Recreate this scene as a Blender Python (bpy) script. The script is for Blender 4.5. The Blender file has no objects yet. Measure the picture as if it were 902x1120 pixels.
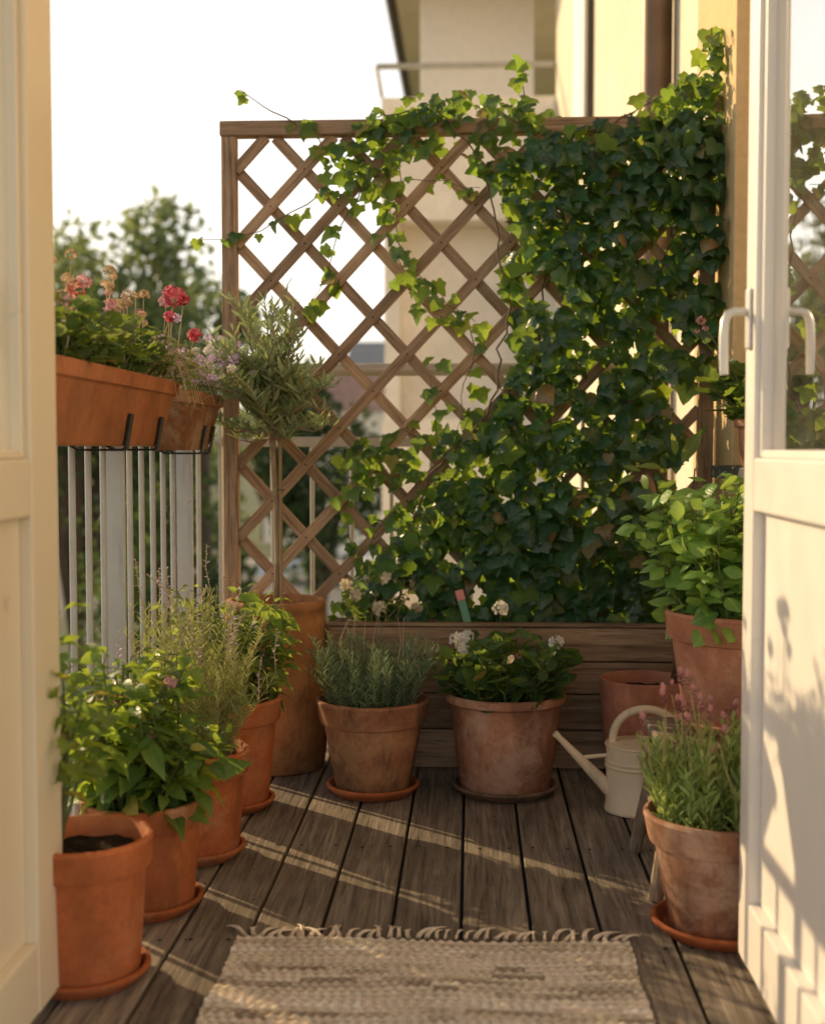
import bpy, bmesh, math, random
import numpy as np
from mathutils import Vector, Matrix, Euler

random.seed(7)
rng = np.random.default_rng(11)
PI = math.pi
C = bpy.context.scene.collection
R = math.radians
EYE = 0.92
F_PX = 1400.0            # focal length in photo pixels (902 x 1120)
VPX, VPY = 515.0, 490.0  # where the deck boards meet

SUN_EL = R(21.5)
SUN_AZ = (-0.76, 0.65)   # horizontal direction towards the sun
_n = math.hypot(*SUN_AZ)
SUN = Vector((SUN_AZ[0]/_n*math.cos(SUN_EL), SUN_AZ[1]/_n*math.cos(SUN_EL), math.sin(SUN_EL)))

# ------------------------------------------------------------------ camera
scene = bpy.context.scene
cd = bpy.data.cameras.new('camera')
cam = bpy.data.objects.new('camera', cd)
C.objects.link(cam)
scene.camera = cam
cd.sensor_fit = 'VERTICAL'
cd.sensor_height = 36.0
cd.lens = F_PX/1120*36.0
yaw = math.atan((VPX-451)/F_PX)
pitch = math.atan((560-VPY)/F_PX)
cam.location = (0, 0, EYE)
cam.rotation_euler = (PI/2-pitch, 0, yaw)
cd.clip_start = 0.05
cd.clip_end = 1500
cd.dof.use_dof = True
cd.dof.focus_distance = 3.05
cd.dof.aperture_fstop = 2.5
cd.dof.aperture_blades = 0
CAM_ROT = Euler((PI/2-pitch, 0, yaw)).to_matrix()

def at(px, py, Y):
    """world point seen at photo pixel px,py on the plane y = Y"""
    d = CAM_ROT @ Vector(((px-451)/F_PX, (560-py)/F_PX, -1))
    k = Y/d.y
    return Vector((d.x*k, Y, EYE+d.z*k))

# ------------------------------------------------------------------ materials
def new_mat(name):
    m = bpy.data.materials.new(name)
    m.use_nodes = True
    nt = m.node_tree
    nt.nodes.clear()
    out = nt.nodes.new('ShaderNodeOutputMaterial')
    return m, nt, out

def N(nt, t, **kw):
    n = nt.nodes.new(t)
    for k, v in kw.items():
        if hasattr(n, k):
            setattr(n, k, v)
        else:
            n.inputs[k.replace('_', ' ')].default_value = v
    return n

def ramp(nt, stops, fac=None):
    r = nt.nodes.new('ShaderNodeValToRGB')
    e = r.color_ramp.elements
    while len(e) < len(stops):
        e.new(0.5)
    for el, (p, c) in zip(e, stops):
        el.position = p
        el.color = (*c, 1) if len(c) == 3 else c
    if fac is not None:
        nt.links.new(fac, r.inputs[0])
    return r

def coords(nt, scale=(1, 1, 1), kind='Object'):
    tc = nt.nodes.new('ShaderNodeTexCoord')
    mp = nt.nodes.new('ShaderNodeMapping')
    mp.inputs['Scale'].default_value = scale
    nt.links.new(tc.outputs[kind], mp.inputs['Vector'])
    return mp.outputs[0]

def noise(nt, vec, scale, detail=6, rough=0.6, w=None, dist=0.0):
    n = nt.nodes.new('ShaderNodeTexNoise')
    n.inputs['Scale'].default_value = scale
    n.inputs['Detail'].default_value = detail
    n.inputs['Roughness'].default_value = rough
    n.inputs['Distortion'].default_value = dist
    nt.links.new(vec, n.inputs['Vector'])
    if w is not None:
        n.noise_dimensions = '4D'
        nt.links.new(w, n.inputs['W'])
    return n.outputs[0]

def mix(nt, a, b, fac, mode='MIX'):
    m = nt.nodes.new('ShaderNodeMix')
    m.data_type = 'RGBA'
    m.blend_type = mode
    for sock, v in ((m.inputs[0], fac), (m.inputs[6], a), (m.inputs[7], b)):
        if hasattr(v, 'node'):
            nt.links.new(v, sock)
        elif isinstance(v, (int, float)):
            sock.default_value = v
        else:
            sock.default_value = (*v, 1)
    return m.outputs[2]

def math_node(nt, op, a, b=0.0):
    m = nt.nodes.new('ShaderNodeMath')
    m.operation = op
    for i, v in enumerate((a, b)):
        if hasattr(v, 'node'):
            nt.links.new(v, m.inputs[i])
        else:
            m.inputs[i].default_value = v
    return m.outputs[0]

def bump(nt, h, strength, dist=0.01):
    b = nt.nodes.new('ShaderNodeBump')
    b.inputs['Strength'].default_value = strength
    b.inputs['Distance'].default_value = dist
    nt.links.new(h, b.inputs['Height'])
    return b.outputs[0]

def principled(nt, out, color, rough=0.6, normal=None, spec=0.4, metal=0.0):
    p = nt.nodes.new('ShaderNodeBsdfPrincipled')
    if hasattr(color, 'node'):
        nt.links.new(color, p.inputs['Base Color'])
    else:
        p.inputs['Base Color'].default_value = (*color, 1)
    if hasattr(rough, 'node'):
        nt.links.new(rough, p.inputs['Roughness'])
    else:
        p.inputs['Roughness'].default_value = rough
    p.inputs['Specular IOR Level'].default_value = spec
    p.inputs['Metallic'].default_value = metal
    if normal is not None:
        nt.links.new(normal, p.inputs['Normal'])
    nt.links.new(p.outputs[0], out.inputs[0])
    return p

def simple(name, col, rough=0.6, var=0.12, scale=12, bmp=0.05, metal=0.0, spec=0.4):
    m, nt, out = new_mat(name)
    v = coords(nt)
    n = noise(nt, v, scale)
    c = ramp(nt, [(0.3, tuple(x*(1-var) for x in col)), (0.7, tuple(min(1, x*(1+var)) for x in col))], n).outputs[0]
    n2 = noise(nt, v, scale*8)
    principled(nt, out, c, rough, bump(nt, n2, bmp, 0.003), spec, metal)
    return m

def wood(name, dark, mid, light, axis='Y', rough=0.75, bmp=0.5, grain=1.0, ring=0.0):
    """weathered timber; grain runs along the object axis given"""
    m, nt, out = new_mat(name)
    st = {'X': (1.2, 22, 22), 'Y': (22, 1.2, 22), 'Z': (22, 22, 1.2)}[axis]
    oi = nt.nodes.new('ShaderNodeObjectInfo')
    at_ = nt.nodes.new('ShaderNodeAttribute')
    at_.attribute_name = 'rnd'
    w = math_node(nt, 'ADD', math_node(nt, 'MULTIPLY', oi.outputs['Random'], 30), math_node(nt, 'MULTIPLY', at_.outputs['Fac'], 50))
    v = coords(nt, tuple(s*grain for s in st))
    n1 = noise(nt, v, 1.7, 9, 0.66, w, 1.6)
    v2 = coords(nt, tuple(s*grain*3.2 for s in st))
    n2 = noise(nt, v2, 2.0, 5, 0.6, w)
    vv = coords(nt)
    n3 = noise(nt, vv, 5, 4, 0.6, w)
    c1 = ramp(nt, [(0.30, dark), (0.52, mid), (0.72, light)], n1).outputs[0]
    f2 = ramp(nt, [(0.37, (0.4, 0.39, 0.38)), (0.48, (1, 1, 1))], n2).outputs[0]
    c2 = mix(nt, c1, f2, 0.62, 'MULTIPLY')
    f3 = ramp(nt, [(0.25, (0.6, 0.58, 0.55)), (0.7, (1.15, 1.12, 1.1))], n3).outputs[0]
    c3 = mix(nt, c2, f3, 0.7, 'MULTIPLY')
    tint = ramp(nt, [(0, (0.72, 0.72, 0.72)), (1, (1.2, 1.17, 1.12))], at_.outputs['Fac']).outputs[0]
    c4 = mix(nt, c3, tint, 0.8, 'MULTIPLY')
    c4 = mix(nt, c4, (0.02, 0.017, 0.015), math_node(nt, 'LESS_THAN', at_.outputs['Fac'], -1.0))
    h = math_node(nt, 'ADD', n1, math_node(nt, 'MULTIPLY', n2, 0.7))
    principled(nt, out, c4, rough, bump(nt, h, bmp, 0.004), 0.15)
    return m

def terracotta(name, base, dark, pale, stain=0.5, bloom=0.4, streak=0.5):
    m, nt, out = new_mat(name)
    oi = nt.nodes.new('ShaderNodeObjectInfo')
    w = math_node(nt, 'MULTIPLY', oi.outputs['Random'], 80)
    v = coords(nt)
    vs = coords(nt, (1, 1, 0.25))
    n1 = noise(nt, v, 9, 7, 0.65, w)
    n2 = noise(nt, vs, 13, 7, 0.7, w, 0.5)
    n3 = noise(nt, v, 5, 8, 0.72, math_node(nt, 'ADD', w, 9.3), 0.3)
    n4 = noise(nt, v, 90, 4, 0.7, w)
    c = mix(nt, tuple(x*1.1 for x in base), tuple(x*0.62 for x in base), ramp(nt, [(0.35, (0, 0, 0)), (0.65, (1, 1, 1))], n1).outputs[0])
    fs = ramp(nt, [(0.46, (0, 0, 0)), (0.56, (stain,)*3)], n2).outputs[0]
    c = mix(nt, c, dark, fs)
    fb = ramp(nt, [(0.50, (0, 0, 0)), (0.60, (bloom,)*3)], n3).outputs[0]
    c = mix(nt, c, pale, fb)
    sp = ramp(nt, [(0.3, (0.8, 0.8, 0.8)), (0.6, (1.05, 1.05, 1.05))], n4).outputs[0]
    c = mix(nt, c, sp, 0.6, 'MULTIPLY')
    # darker towards the foot of the pot
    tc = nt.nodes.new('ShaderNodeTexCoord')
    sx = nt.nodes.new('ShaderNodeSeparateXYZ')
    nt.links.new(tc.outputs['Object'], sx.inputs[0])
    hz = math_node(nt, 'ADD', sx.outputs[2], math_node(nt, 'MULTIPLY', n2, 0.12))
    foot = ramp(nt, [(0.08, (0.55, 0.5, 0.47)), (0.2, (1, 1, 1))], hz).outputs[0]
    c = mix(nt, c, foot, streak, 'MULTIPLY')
    h = math_node(nt, 'ADD', math_node(nt, 'MULTIPLY', n4, 0.4), n3)
    principled(nt, out, c, 0.82, bump(nt, h, 0.25, 0.004), 0.25)
    return m

def leaf_mat(name, dark, light, glow, trans=0.45, rough=0.42, spec=0.45, yellow=None):
    m, nt, out = new_mat(name)
    a = nt.nodes.new('ShaderNodeAttribute')
    a.attribute_name = 'rnd'
    stops = [(0.0, dark), (0.8, light)]
    gst = [(0.0, tuple(x*0.75 for x in glow)), (0.8, glow)]
    if yellow:
        stops += [(0.955, light), (0.98, yellow)]
        gst += [(0.955, glow), (0.98, yellow)]
    c = ramp(nt, stops, a.outputs['Fac']).outputs[0]
    g = ramp(nt, gst, a.outputs['Fac']).outputs[0]
    v = coords(nt)
    n = noise(nt, v, 60, 3)
    c = mix(nt, c, ramp(nt, [(0.3, (0.75, 0.75, 0.75)), (0.7, (1.15, 1.15, 1.1))], n).outputs[0], 0.7, 'MULTIPLY')
    # midrib and side veins, from the leaf's own coordinates
    la = nt.nodes.new('ShaderNodeAttribute')
    la.attribute_name = 'leafco'
    sp = nt.nodes.new('ShaderNodeSeparateXYZ')
    nt.links.new(la.outputs['Vector'], sp.inputs[0])
    ax = math_node(nt, 'ABSOLUTE', sp.outputs[0])
    rib = math_node(nt, 'LESS_THAN', ax, 0.022)
    ph = math_node(nt, 'FRACT', math_node(nt, 'MULTIPLY', math_node(nt, 'SUBTRACT', sp.outputs[1], math_node(nt, 'MULTIPLY', ax, 0.9)), 5.5))
    sv_ = math_node(nt, 'LESS_THAN', math_node(nt, 'ABSOLUTE', math_node(nt, 'SUBTRACT', ph, 0.5)), 0.07)
    vein = math_node(nt, 'MAXIMUM', rib, math_node(nt, 'MULTIPLY', sv_, 0.55))
    c = mix(nt, c, tuple(min(1, x*1.9+0.03) for x in light), math_node(nt, 'MULTIPLY', vein, 0.5))
    g = mix(nt, g, tuple(x*0.55 for x in glow), math_node(nt, 'MULTIPLY', vein, 0.5))
    puff = math_node(nt, 'ABSOLUTE', math_node(nt, 'SUBTRACT', ph, 0.5))
    p = nt.nodes.new('ShaderNodeBsdfPrincipled')
    nt.links.new(c, p.inputs['Base Color'])
    p.inputs['Roughness'].default_value = rough
    p.inputs['Specular IOR Level'].default_value = spec
    nt.links.new(bump(nt, math_node(nt, 'ADD', n, math_node(nt, 'MULTIPLY', puff, 0.8)), 0.35, 0.004), p.inputs['Normal'])
    t = nt.nodes.new('ShaderNodeBsdfTranslucent')
    nt.links.new(g, t.inputs['Color'])
    ms = nt.nodes.new('ShaderNodeMixShader')
    ms.inputs[0].default_value = trans
    nt.links.new(p.outputs[0], ms.inputs[1])
    nt.links.new(t.outputs[0], ms.inputs[2])
    nt.links.new(ms.outputs[0], out.inputs[0])
    return m

def worn_paint(name, col, spot, rough=0.45, amount=0.36, scale=26):
    """painted metal with chips, drips and specks of rust"""
    m, nt, out = new_mat(name)
    v = coords(nt)
    n1 = noise(nt, v, 6, 5, 0.6)
    c = ramp(nt, [(0.3, tuple(x*0.86 for x in col)), (0.7, tuple(min(1, x*1.06) for x in col))], n1).outputs[0]
    dr = noise(nt, coords(nt, (40, 40, 5)), 1, 4, 0.6)
    c = mix(nt, c, tuple(x*0.55 for x in col), ramp(nt, [(0.55, (0, 0, 0)), (0.75, (0.55,)*3)], dr).outputs[0])
    n2 = noise(nt, v, scale, 7, 0.72)
    f = ramp(nt, [(amount-0.035, (1, 1, 1)), (amount, (0, 0, 0))], n2).outputs[0]
    c = mix(nt, c, spot, f)
    n3 = noise(nt, v, 120, 3)
    principled(nt, out, c, rough, bump(nt, math_node(nt, 'ADD', n2, math_node(nt, 'MULTIPLY', n3, 0.2)), 0.12, 0.004), 0.4)
    return m

def stucco(name, col, var=0.08):
    m, nt, out = new_mat(name)
    v = coords(nt)
    n1 = noise(nt, v, 1.7, 6, 0.6)
    n2 = noise(nt, v, 160, 4, 0.7)
    n3 = noise(nt, v, 28, 5, 0.7)
    c = ramp(nt, [(0.3, tuple(x*(1-var*1.6) for x in col)), (0.7, tuple(x*(1+var) for x in col))], n1).outputs[0]
    c = mix(nt, c, ramp(nt, [(0.35, (0.86, 0.84, 0.8)), (0.6, (1.04, 1.04, 1.04))], n3).outputs[0], 0.6, 'MULTIPLY')
    h = math_node(nt, 'ADD', n2, math_node(nt, 'MULTIPLY', n3, 1.2))
    principled(nt, out, c, 0.9, bump(nt, h, 0.35, 0.004), 0.15)
    return m

def paint(name, col, rough=0.38):
    m, nt, out = new_mat(name)
    v = coords(nt)
    n1 = noise(nt, v, 2.5, 5, 0.6)
    vs = coords(nt, (30, 30, 1.5))
    n2 = noise(nt, vs, 3, 5, 0.6)
    n3 = noise(nt, v, 11, 7, 0.75)
    c = ramp(nt, [(0.3, tuple(x*0.93 for x in col)), (0.7, col)], n1).outputs[0]
    c = mix(nt, c, ramp(nt, [(0.28, (0.62, 0.56, 0.48)), (0.37, (1, 1, 1))], n3).outputs[0], 0.55, 'MULTIPLY')
    principled(nt, out, c, ramp(nt, [(0.3, (rough-.08,)*3), (0.7, (rough+.12,)*3)], n3).outputs[0], bump(nt, n2, 0.12, 0.002), 0.45)
    return m

def glass_mat(name, tint=(0.97, 0.98, 0.96), base=0.06):
    m, nt, out = new_mat(name)
    tr = nt.nodes.new('ShaderNodeBsdfTransparent')
    tr.inputs[0].default_value = (*tint, 1)
    gl = nt.nodes.new('ShaderNodeBsdfGlossy')
    gl.inputs['Roughness'].default_value = 0.006
    v = coords(nt)
    nt.links.new(bump(nt, noise(nt, v, 6, 2), 0.015, 0.01), gl.inputs['Normal'])
    fr = nt.nodes.new('ShaderNodeFresnel')
    fr.inputs['IOR'].default_value = 1.55
    # a two-sided pane reflects about twice the single-surface Fresnel share
    f = math_node(nt, 'ADD', math_node(nt, 'MULTIPLY', fr.outputs[0], 1.5), base)
    f = math_node(nt, 'MINIMUM', f, 0.9)
    # dust and dried drops on the pane
    du = nt.nodes.new('ShaderNodeBsdfDiffuse')
    du.inputs[0].default_value = (0.8, 0.74, 0.62, 1)
    nd = noise(nt, coords(nt), 9, 7, 0.75)
    fd = ramp(nt, [(0.4, (0.015,)*3), (0.75, (0.09,)*3)], nd).outputs[0]
    m1 = nt.nodes.new('ShaderNodeMixShader')
    nt.links.new(f, m1.inputs[0])
    nt.links.new(tr.outputs[0], m1.inputs[1])
    nt.links.new(gl.outputs[0], m1.inputs[2])
    m2 = nt.nodes.new('ShaderNodeMixShader')
    nt.links.new(fd, m2.inputs[0])
    nt.links.new(m1.outputs[0], m2.inputs[1])
    nt.links.new(du.outputs[0], m2.inputs[2])
    nt.links.new(m2.outputs[0], out.inputs[0])
    return m

def soil_mat():
    m, nt, out = new_mat('soil')
    v = coords(nt)
    n = noise(nt, v, 55, 8, 0.75)
    c = ramp(nt, [(0.3, (0.012, 0.008, 0.006)), (0.6, (0.05, 0.033, 0.022)), (0.8, (0.11, 0.08, 0.055))], n).outputs[0]
    principled(nt, out, c, 0.95, bump(nt, n, 0.9, 0.012), 0.1)
    return m

def rug_mat():
    m, nt, out = new_mat('woven_cotton')
    v = coords(nt)
    at_ = nt.nodes.new('ShaderNodeAttribute')
    at_.attribute_name = 'rnd'
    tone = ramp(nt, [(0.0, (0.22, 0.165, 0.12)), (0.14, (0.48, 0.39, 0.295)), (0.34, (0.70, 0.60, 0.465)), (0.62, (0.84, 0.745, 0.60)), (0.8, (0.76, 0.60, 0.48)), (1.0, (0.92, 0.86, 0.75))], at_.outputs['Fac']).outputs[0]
    fuzz = noise(nt, v, 240, 5, 0.75)
    fleck = noise(nt, coords(nt, (40, 170, 1)), 1, 3)
    c = mix(nt, tone, ramp(nt, [(0.3, (0.66, 0.63, 0.6)), (0.65, (1.1, 1.1, 1.1))], fuzz).outputs[0], 0.7, 'MULTIPLY')
    c = mix(nt, c, (0.16, 0.12, 0.09), ramp(nt, [(0.64, (0, 0, 0)), (0.72, (0.6,)*3)], fleck).outputs[0])
    soilm = noise(nt, v, 4.5, 4, 0.6)
    c = mix(nt, c, ramp(nt, [(0.3, (0.8, 0.77, 0.73)), (0.65, (1.03, 1.03, 1.03))], soilm).outputs[0], 0.8, 'MULTIPLY')
    principled(nt, out, c, 0.95, bump(nt, fuzz, 0.6, 0.003), 0.1)
    return m

def attr_flower(name, cols, trans=0.35):
    m, nt, out = new_mat(name)
    a = nt.nodes.new('ShaderNodeAttribute')
    a.attribute_name = 'rnd'
    k = len(cols)
    c = ramp(nt, [(i/max(1, k-1), col) for i, col in enumerate(cols)], a.outputs['Fac']).outputs[0]
    p = nt.nodes.new('ShaderNodeBsdfPrincipled')
    nt.links.new(c, p.inputs['Base Color'])
    p.inputs['Roughness'].default_value = 0.6
    t = nt.nodes.new('ShaderNodeBsdfTranslucent')
    nt.links.new(c, t.inputs['Color'])
    ms = nt.nodes.new('ShaderNodeMixShader')
    ms.inputs[0].default_value = trans
    nt.links.new(p.outputs[0], ms.inputs[1])
    nt.links.new(t.outputs[0], ms.inputs[2])
    nt.links.new(ms.outputs[0], out.inputs[0])
    return m

M = {}
M['deck'] = wood('weathered_deck', (0.10, 0.083, 0.068), (0.245, 0.207, 0.17), (0.42, 0.36, 0.295), 'Y', 0.8, 0.8)
M['trellis_v'] = wood('trellis_timber_upright', (0.26, 0.165, 0.10), (0.45, 0.31, 0.205), (0.60, 0.45, 0.32), 'Z', 0.7, 0.35)
M['trellis_h'] = wood('trellis_timber_rail', (0.26, 0.165, 0.10), (0.45, 0.31, 0.205), (0.60, 0.45, 0.32), 'X', 0.7, 0.35)
M['slat'] = wood('trellis_slat', (0.25, 0.158, 0.096), (0.43, 0.29, 0.19), (0.58, 0.43, 0.30), 'X', 0.7, 0.35)
M['planter'] = wood('planter_timber', (0.15, 0.10, 0.063), (0.31, 0.212, 0.138), (0.48, 0.355, 0.24), 'X', 0.7, 0.5)
M['stool'] = wood('grey_stool_timber', (0.16, 0.12, 0.09), (0.3, 0.24, 0.18), (0.42, 0.35, 0.27), 'Z', 0.75, 0.5)
M['bamboo'] = wood('cane', (0.25, 0.17, 0.08), (0.4, 0.29, 0.16), (0.5, 0.38, 0.23), 'Z', 0.55, 0.2)
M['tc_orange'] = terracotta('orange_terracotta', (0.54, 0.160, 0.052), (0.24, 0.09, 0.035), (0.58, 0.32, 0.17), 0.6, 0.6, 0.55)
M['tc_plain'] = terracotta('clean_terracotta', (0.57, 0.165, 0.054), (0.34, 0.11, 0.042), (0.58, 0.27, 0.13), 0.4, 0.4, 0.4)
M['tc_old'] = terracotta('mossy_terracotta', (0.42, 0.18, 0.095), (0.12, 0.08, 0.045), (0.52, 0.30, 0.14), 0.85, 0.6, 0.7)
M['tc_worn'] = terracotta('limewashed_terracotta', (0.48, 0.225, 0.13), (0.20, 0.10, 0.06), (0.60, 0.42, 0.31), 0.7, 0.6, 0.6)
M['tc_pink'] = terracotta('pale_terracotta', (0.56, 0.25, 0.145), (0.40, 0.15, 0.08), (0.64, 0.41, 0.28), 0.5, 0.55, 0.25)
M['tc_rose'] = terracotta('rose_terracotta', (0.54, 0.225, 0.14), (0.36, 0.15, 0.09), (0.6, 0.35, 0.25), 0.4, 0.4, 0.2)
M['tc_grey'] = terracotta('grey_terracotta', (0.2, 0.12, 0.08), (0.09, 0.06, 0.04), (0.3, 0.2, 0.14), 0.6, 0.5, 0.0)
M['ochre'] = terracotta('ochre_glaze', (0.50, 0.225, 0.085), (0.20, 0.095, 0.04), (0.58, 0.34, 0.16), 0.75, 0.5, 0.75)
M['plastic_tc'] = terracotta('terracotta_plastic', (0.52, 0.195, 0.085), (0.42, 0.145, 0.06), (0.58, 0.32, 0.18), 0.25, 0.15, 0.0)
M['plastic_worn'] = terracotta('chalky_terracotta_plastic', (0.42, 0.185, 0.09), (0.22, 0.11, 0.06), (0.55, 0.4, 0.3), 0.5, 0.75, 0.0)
M['soil'] = soil_mat()
M['door'] = paint('cream_door_paint', (0.86, 0.81, 0.76))
M['door_bounce'] = paint('bounce_tinted_door_paint', (0.86, 0.74, 0.54))  # same cream paint, with warm bounced light put into its colour
M['glass'] = glass_mat('door_glass')
M['handle'] = simple('satin_handle', (0.72, 0.68, 0.62), 0.35, 0.05, 20, 0.03, 0.35)
M['rail'] = simple('galvanised_rail', (0.47, 0.45, 0.41), 0.5, 0.15, 14, 0.05, 0.25)
M['railbar'] = worn_paint('grey_rail_paint', (0.50, 0.495, 0.47), (0.22, 0.13, 0.08), 0.5, 0.35, 22)
M['blackclip'] = simple('black_clip', (0.02, 0.018, 0.016), 0.5, 0.1)
M['can'] = worn_paint('cream_enamel', (0.80, 0.66, 0.47), (0.20, 0.10, 0.05), 0.42, 0.335, 30)
M['candark'] = simple('can_inside', (0.05, 0.045, 0.035), 0.7)
M['rug'] = rug_mat()
M['tassel'] = simple('cotton_tassel', (0.78, 0.66, 0.53), 0.95, 0.25, 30, 0.3)
M['wall_yellow'] = stucco('ochre_stucco', (0.72, 0.53, 0.29))
M['wall_far'] = stucco('cream_stucco', (0.84, 0.74, 0.58))
M['wall_pink'] = stucco('pale_pink_stucco', (0.90, 0.83, 0.75))
M['white_panel'] = simple('white_sheet', (0.80, 0.77, 0.73), 0.6, 0.05)
M['brown'] = simple('brown_metal', (0.075, 0.05, 0.03), 0.45, 0.1)
M['pipe'] = simple('copper_downpipe', (0.16, 0.10, 0.06), 0.45, 0.25, 5, 0.05, 0.4)
M['stone'] = simple('dark_slate', (0.06, 0.058, 0.055), 0.6, 0.3, 20, 0.3)
M['concrete'] = simple('concrete', (0.3, 0.28, 0.25), 0.9, 0.2, 6, 0.3)
M['stem'] = simple('green_stem', (0.10, 0.13, 0.04), 0.6, 0.3, 30)
M['twig'] = simple('brown_twig', (0.16, 0.10, 0.06), 0.8, 0.3, 40, 0.2)
M['straw'] = simple('dry_stalk', (0.48, 0.36, 0.21), 0.8, 0.25, 40)
M['bark'] = simple('bark', (0.12, 0.085, 0.06), 0.9, 0.35, 14, 0.6)
M['olive_bark'] = simple('olive_bark', (0.30, 0.21, 0.13), 0.85, 0.3, 30, 0.4)
M['ivy'] = leaf_mat('ivy_leaf', (0.009, 0.042, 0.027), (0.033, 0.105, 0.050), (0.44, 0.66, 0.06), 0.42, 0.30, 0.65, (0.30, 0.20, 0.08))
M['ivy_backlit'] = leaf_mat('backlit_tint_ivy_leaf', (0.05, 0.13, 0.025), (0.11, 0.21, 0.035), (0.50, 0.66, 0.07), 0.5, 0.4, 0.4, (0.40, 0.34, 0.08))  # lighter ivy whose colour stands in for the glow of backlit leaves
M['basil'] = leaf_mat('basil_leaf', (0.11, 0.26, 0.055), (0.25, 0.43, 0.10), (0.55, 0.72, 0.12), 0.42, 0.4, 0.45)
M['pepper'] = leaf_mat('broad_leaf', (0.045, 0.115, 0.030), (0.12, 0.23, 0.05), (0.52, 0.66, 0.07), 0.5, 0.38, 0.5, (0.5, 0.42, 0.06))
M['herb'] = leaf_mat('feathery_herb', (0.13, 0.18, 0.055), (0.30, 0.34, 0.12), (0.62, 0.64, 0.2), 0.45, 0.6, 0.3)
M['tomato'] = leaf_mat('light_leaf', (0.07, 0.14, 0.03), (0.18, 0.27, 0.06), (0.5, 0.6, 0.1), 0.45, 0.5, 0.35)
M['rosemary'] = leaf_mat('rosemary_needle', (0.075, 0.13, 0.068), (0.19, 0.28, 0.16), (0.34, 0.46, 0.16), 0.3, 0.6, 0.3)
M['lavender'] = leaf_mat('lavender_leaf', (0.14, 0.25, 0.06), (0.36, 0.48, 0.17), (0.6, 0.7, 0.2), 0.42, 0.6, 0.3)
M['geranium'] = leaf_mat('geranium_leaf', (0.028, 0.085, 0.03), (0.085, 0.175, 0.05), (0.42, 0.56, 0.08), 0.38, 0.45, 0.4, (0.4, 0.2, 0.06))
M['olive'] = leaf_mat('olive_leaf', (0.13, 0.18, 0.09), (0.33, 0.40, 0.22), (0.48, 0.56, 0.2), 0.3, 0.5, 0.4)
M['trailing'] = leaf_mat('trailing_leaf', (0.05, 0.10, 0.035), (0.14, 0.2, 0.07), (0.4, 0.48, 0.12), 0.4, 0.55, 0.3)
M['tree'] = leaf_mat('hazed_tree_leaf', (0.10, 0.15, 0.075), (0.20, 0.26, 0.12), (0.40, 0.47, 0.16), 0.35, 0.6, 0.3)  # leaf colour lightened to paint in the distance haze
M['hedge'] = leaf_mat('hedge_leaf', (0.025, 0.05, 0.024), (0.06, 0.095, 0.04), (0.18, 0.26, 0.06), 0.3, 0.65, 0.3)
M['fl_white'] = attr_flower('white_petal', [(0.78, 0.72, 0.64), (0.85, 0.82, 0.76)])
M['fl_red'] = attr_flower('red_petal', [(0.62, 0.06, 0.11), (0.82, 0.24, 0.28)])
M['fl_coral'] = attr_flower('coral_petal', [(0.6, 0.14, 0.10), (0.75, 0.35, 0.26)])
M['fl_pink'] = attr_flower('pink_petal', [(0.60, 0.26, 0.29), (0.84, 0.54, 0.55)])
M['fl_dusky'] = attr_flower('dusky_pink_petal', [(0.13, 0.065, 0.07), (0.32, 0.14, 0.15), (0.70, 0.36, 0.37)])
M['fl_purple'] = attr_flower('lilac_petal', [(0.60, 0.44, 0.68), (0.80, 0.66, 0.82)])
M['fl_dry'] = attr_flower('dry_petal', [(0.42, 0.24, 0.12), (0.68, 0.52, 0.33)])
M['fl_cream'] = attr_flower('cream_petal', [(0.62, 0.5, 0.32), (0.78, 0.70, 0.52)])

# ------------------------------------------------------------------ builders
def tag(o, label=None, cat=None, group=None, kind=None):
    if label: o['label'] = label
    if cat: o['category'] = cat
    if group: o['group'] = group
    if kind: o['kind'] = kind
    return o

def empty(name, loc=(0, 0, 0), label=None, cat=None, group=None, rz=0.0):
    o = bpy.data.objects.new(name, None)
    o.empty_display_size = 0.1
    C.objects.link(o)
    o.location = loc
    o.rotation_euler = (0, 0, rz)
    return tag(o, label, cat, group)

def link(name, me, mat, parent=None, loc=None, smooth=False, angle=35):
    if mat is not None:
        me.materials.append(mat)
    if smooth:
        me.polygons.foreach_set('use_smooth', np.ones(len(me.polygons), dtype=bool))
        if angle:
            me.set_sharp_from_angle(angle=R(angle))
    o = bpy.data.objects.new(name, me)
    C.objects.link(o)
    if parent is not None:
        o.parent = parent
    if loc is not None:
        o.location = loc
    return o

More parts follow.
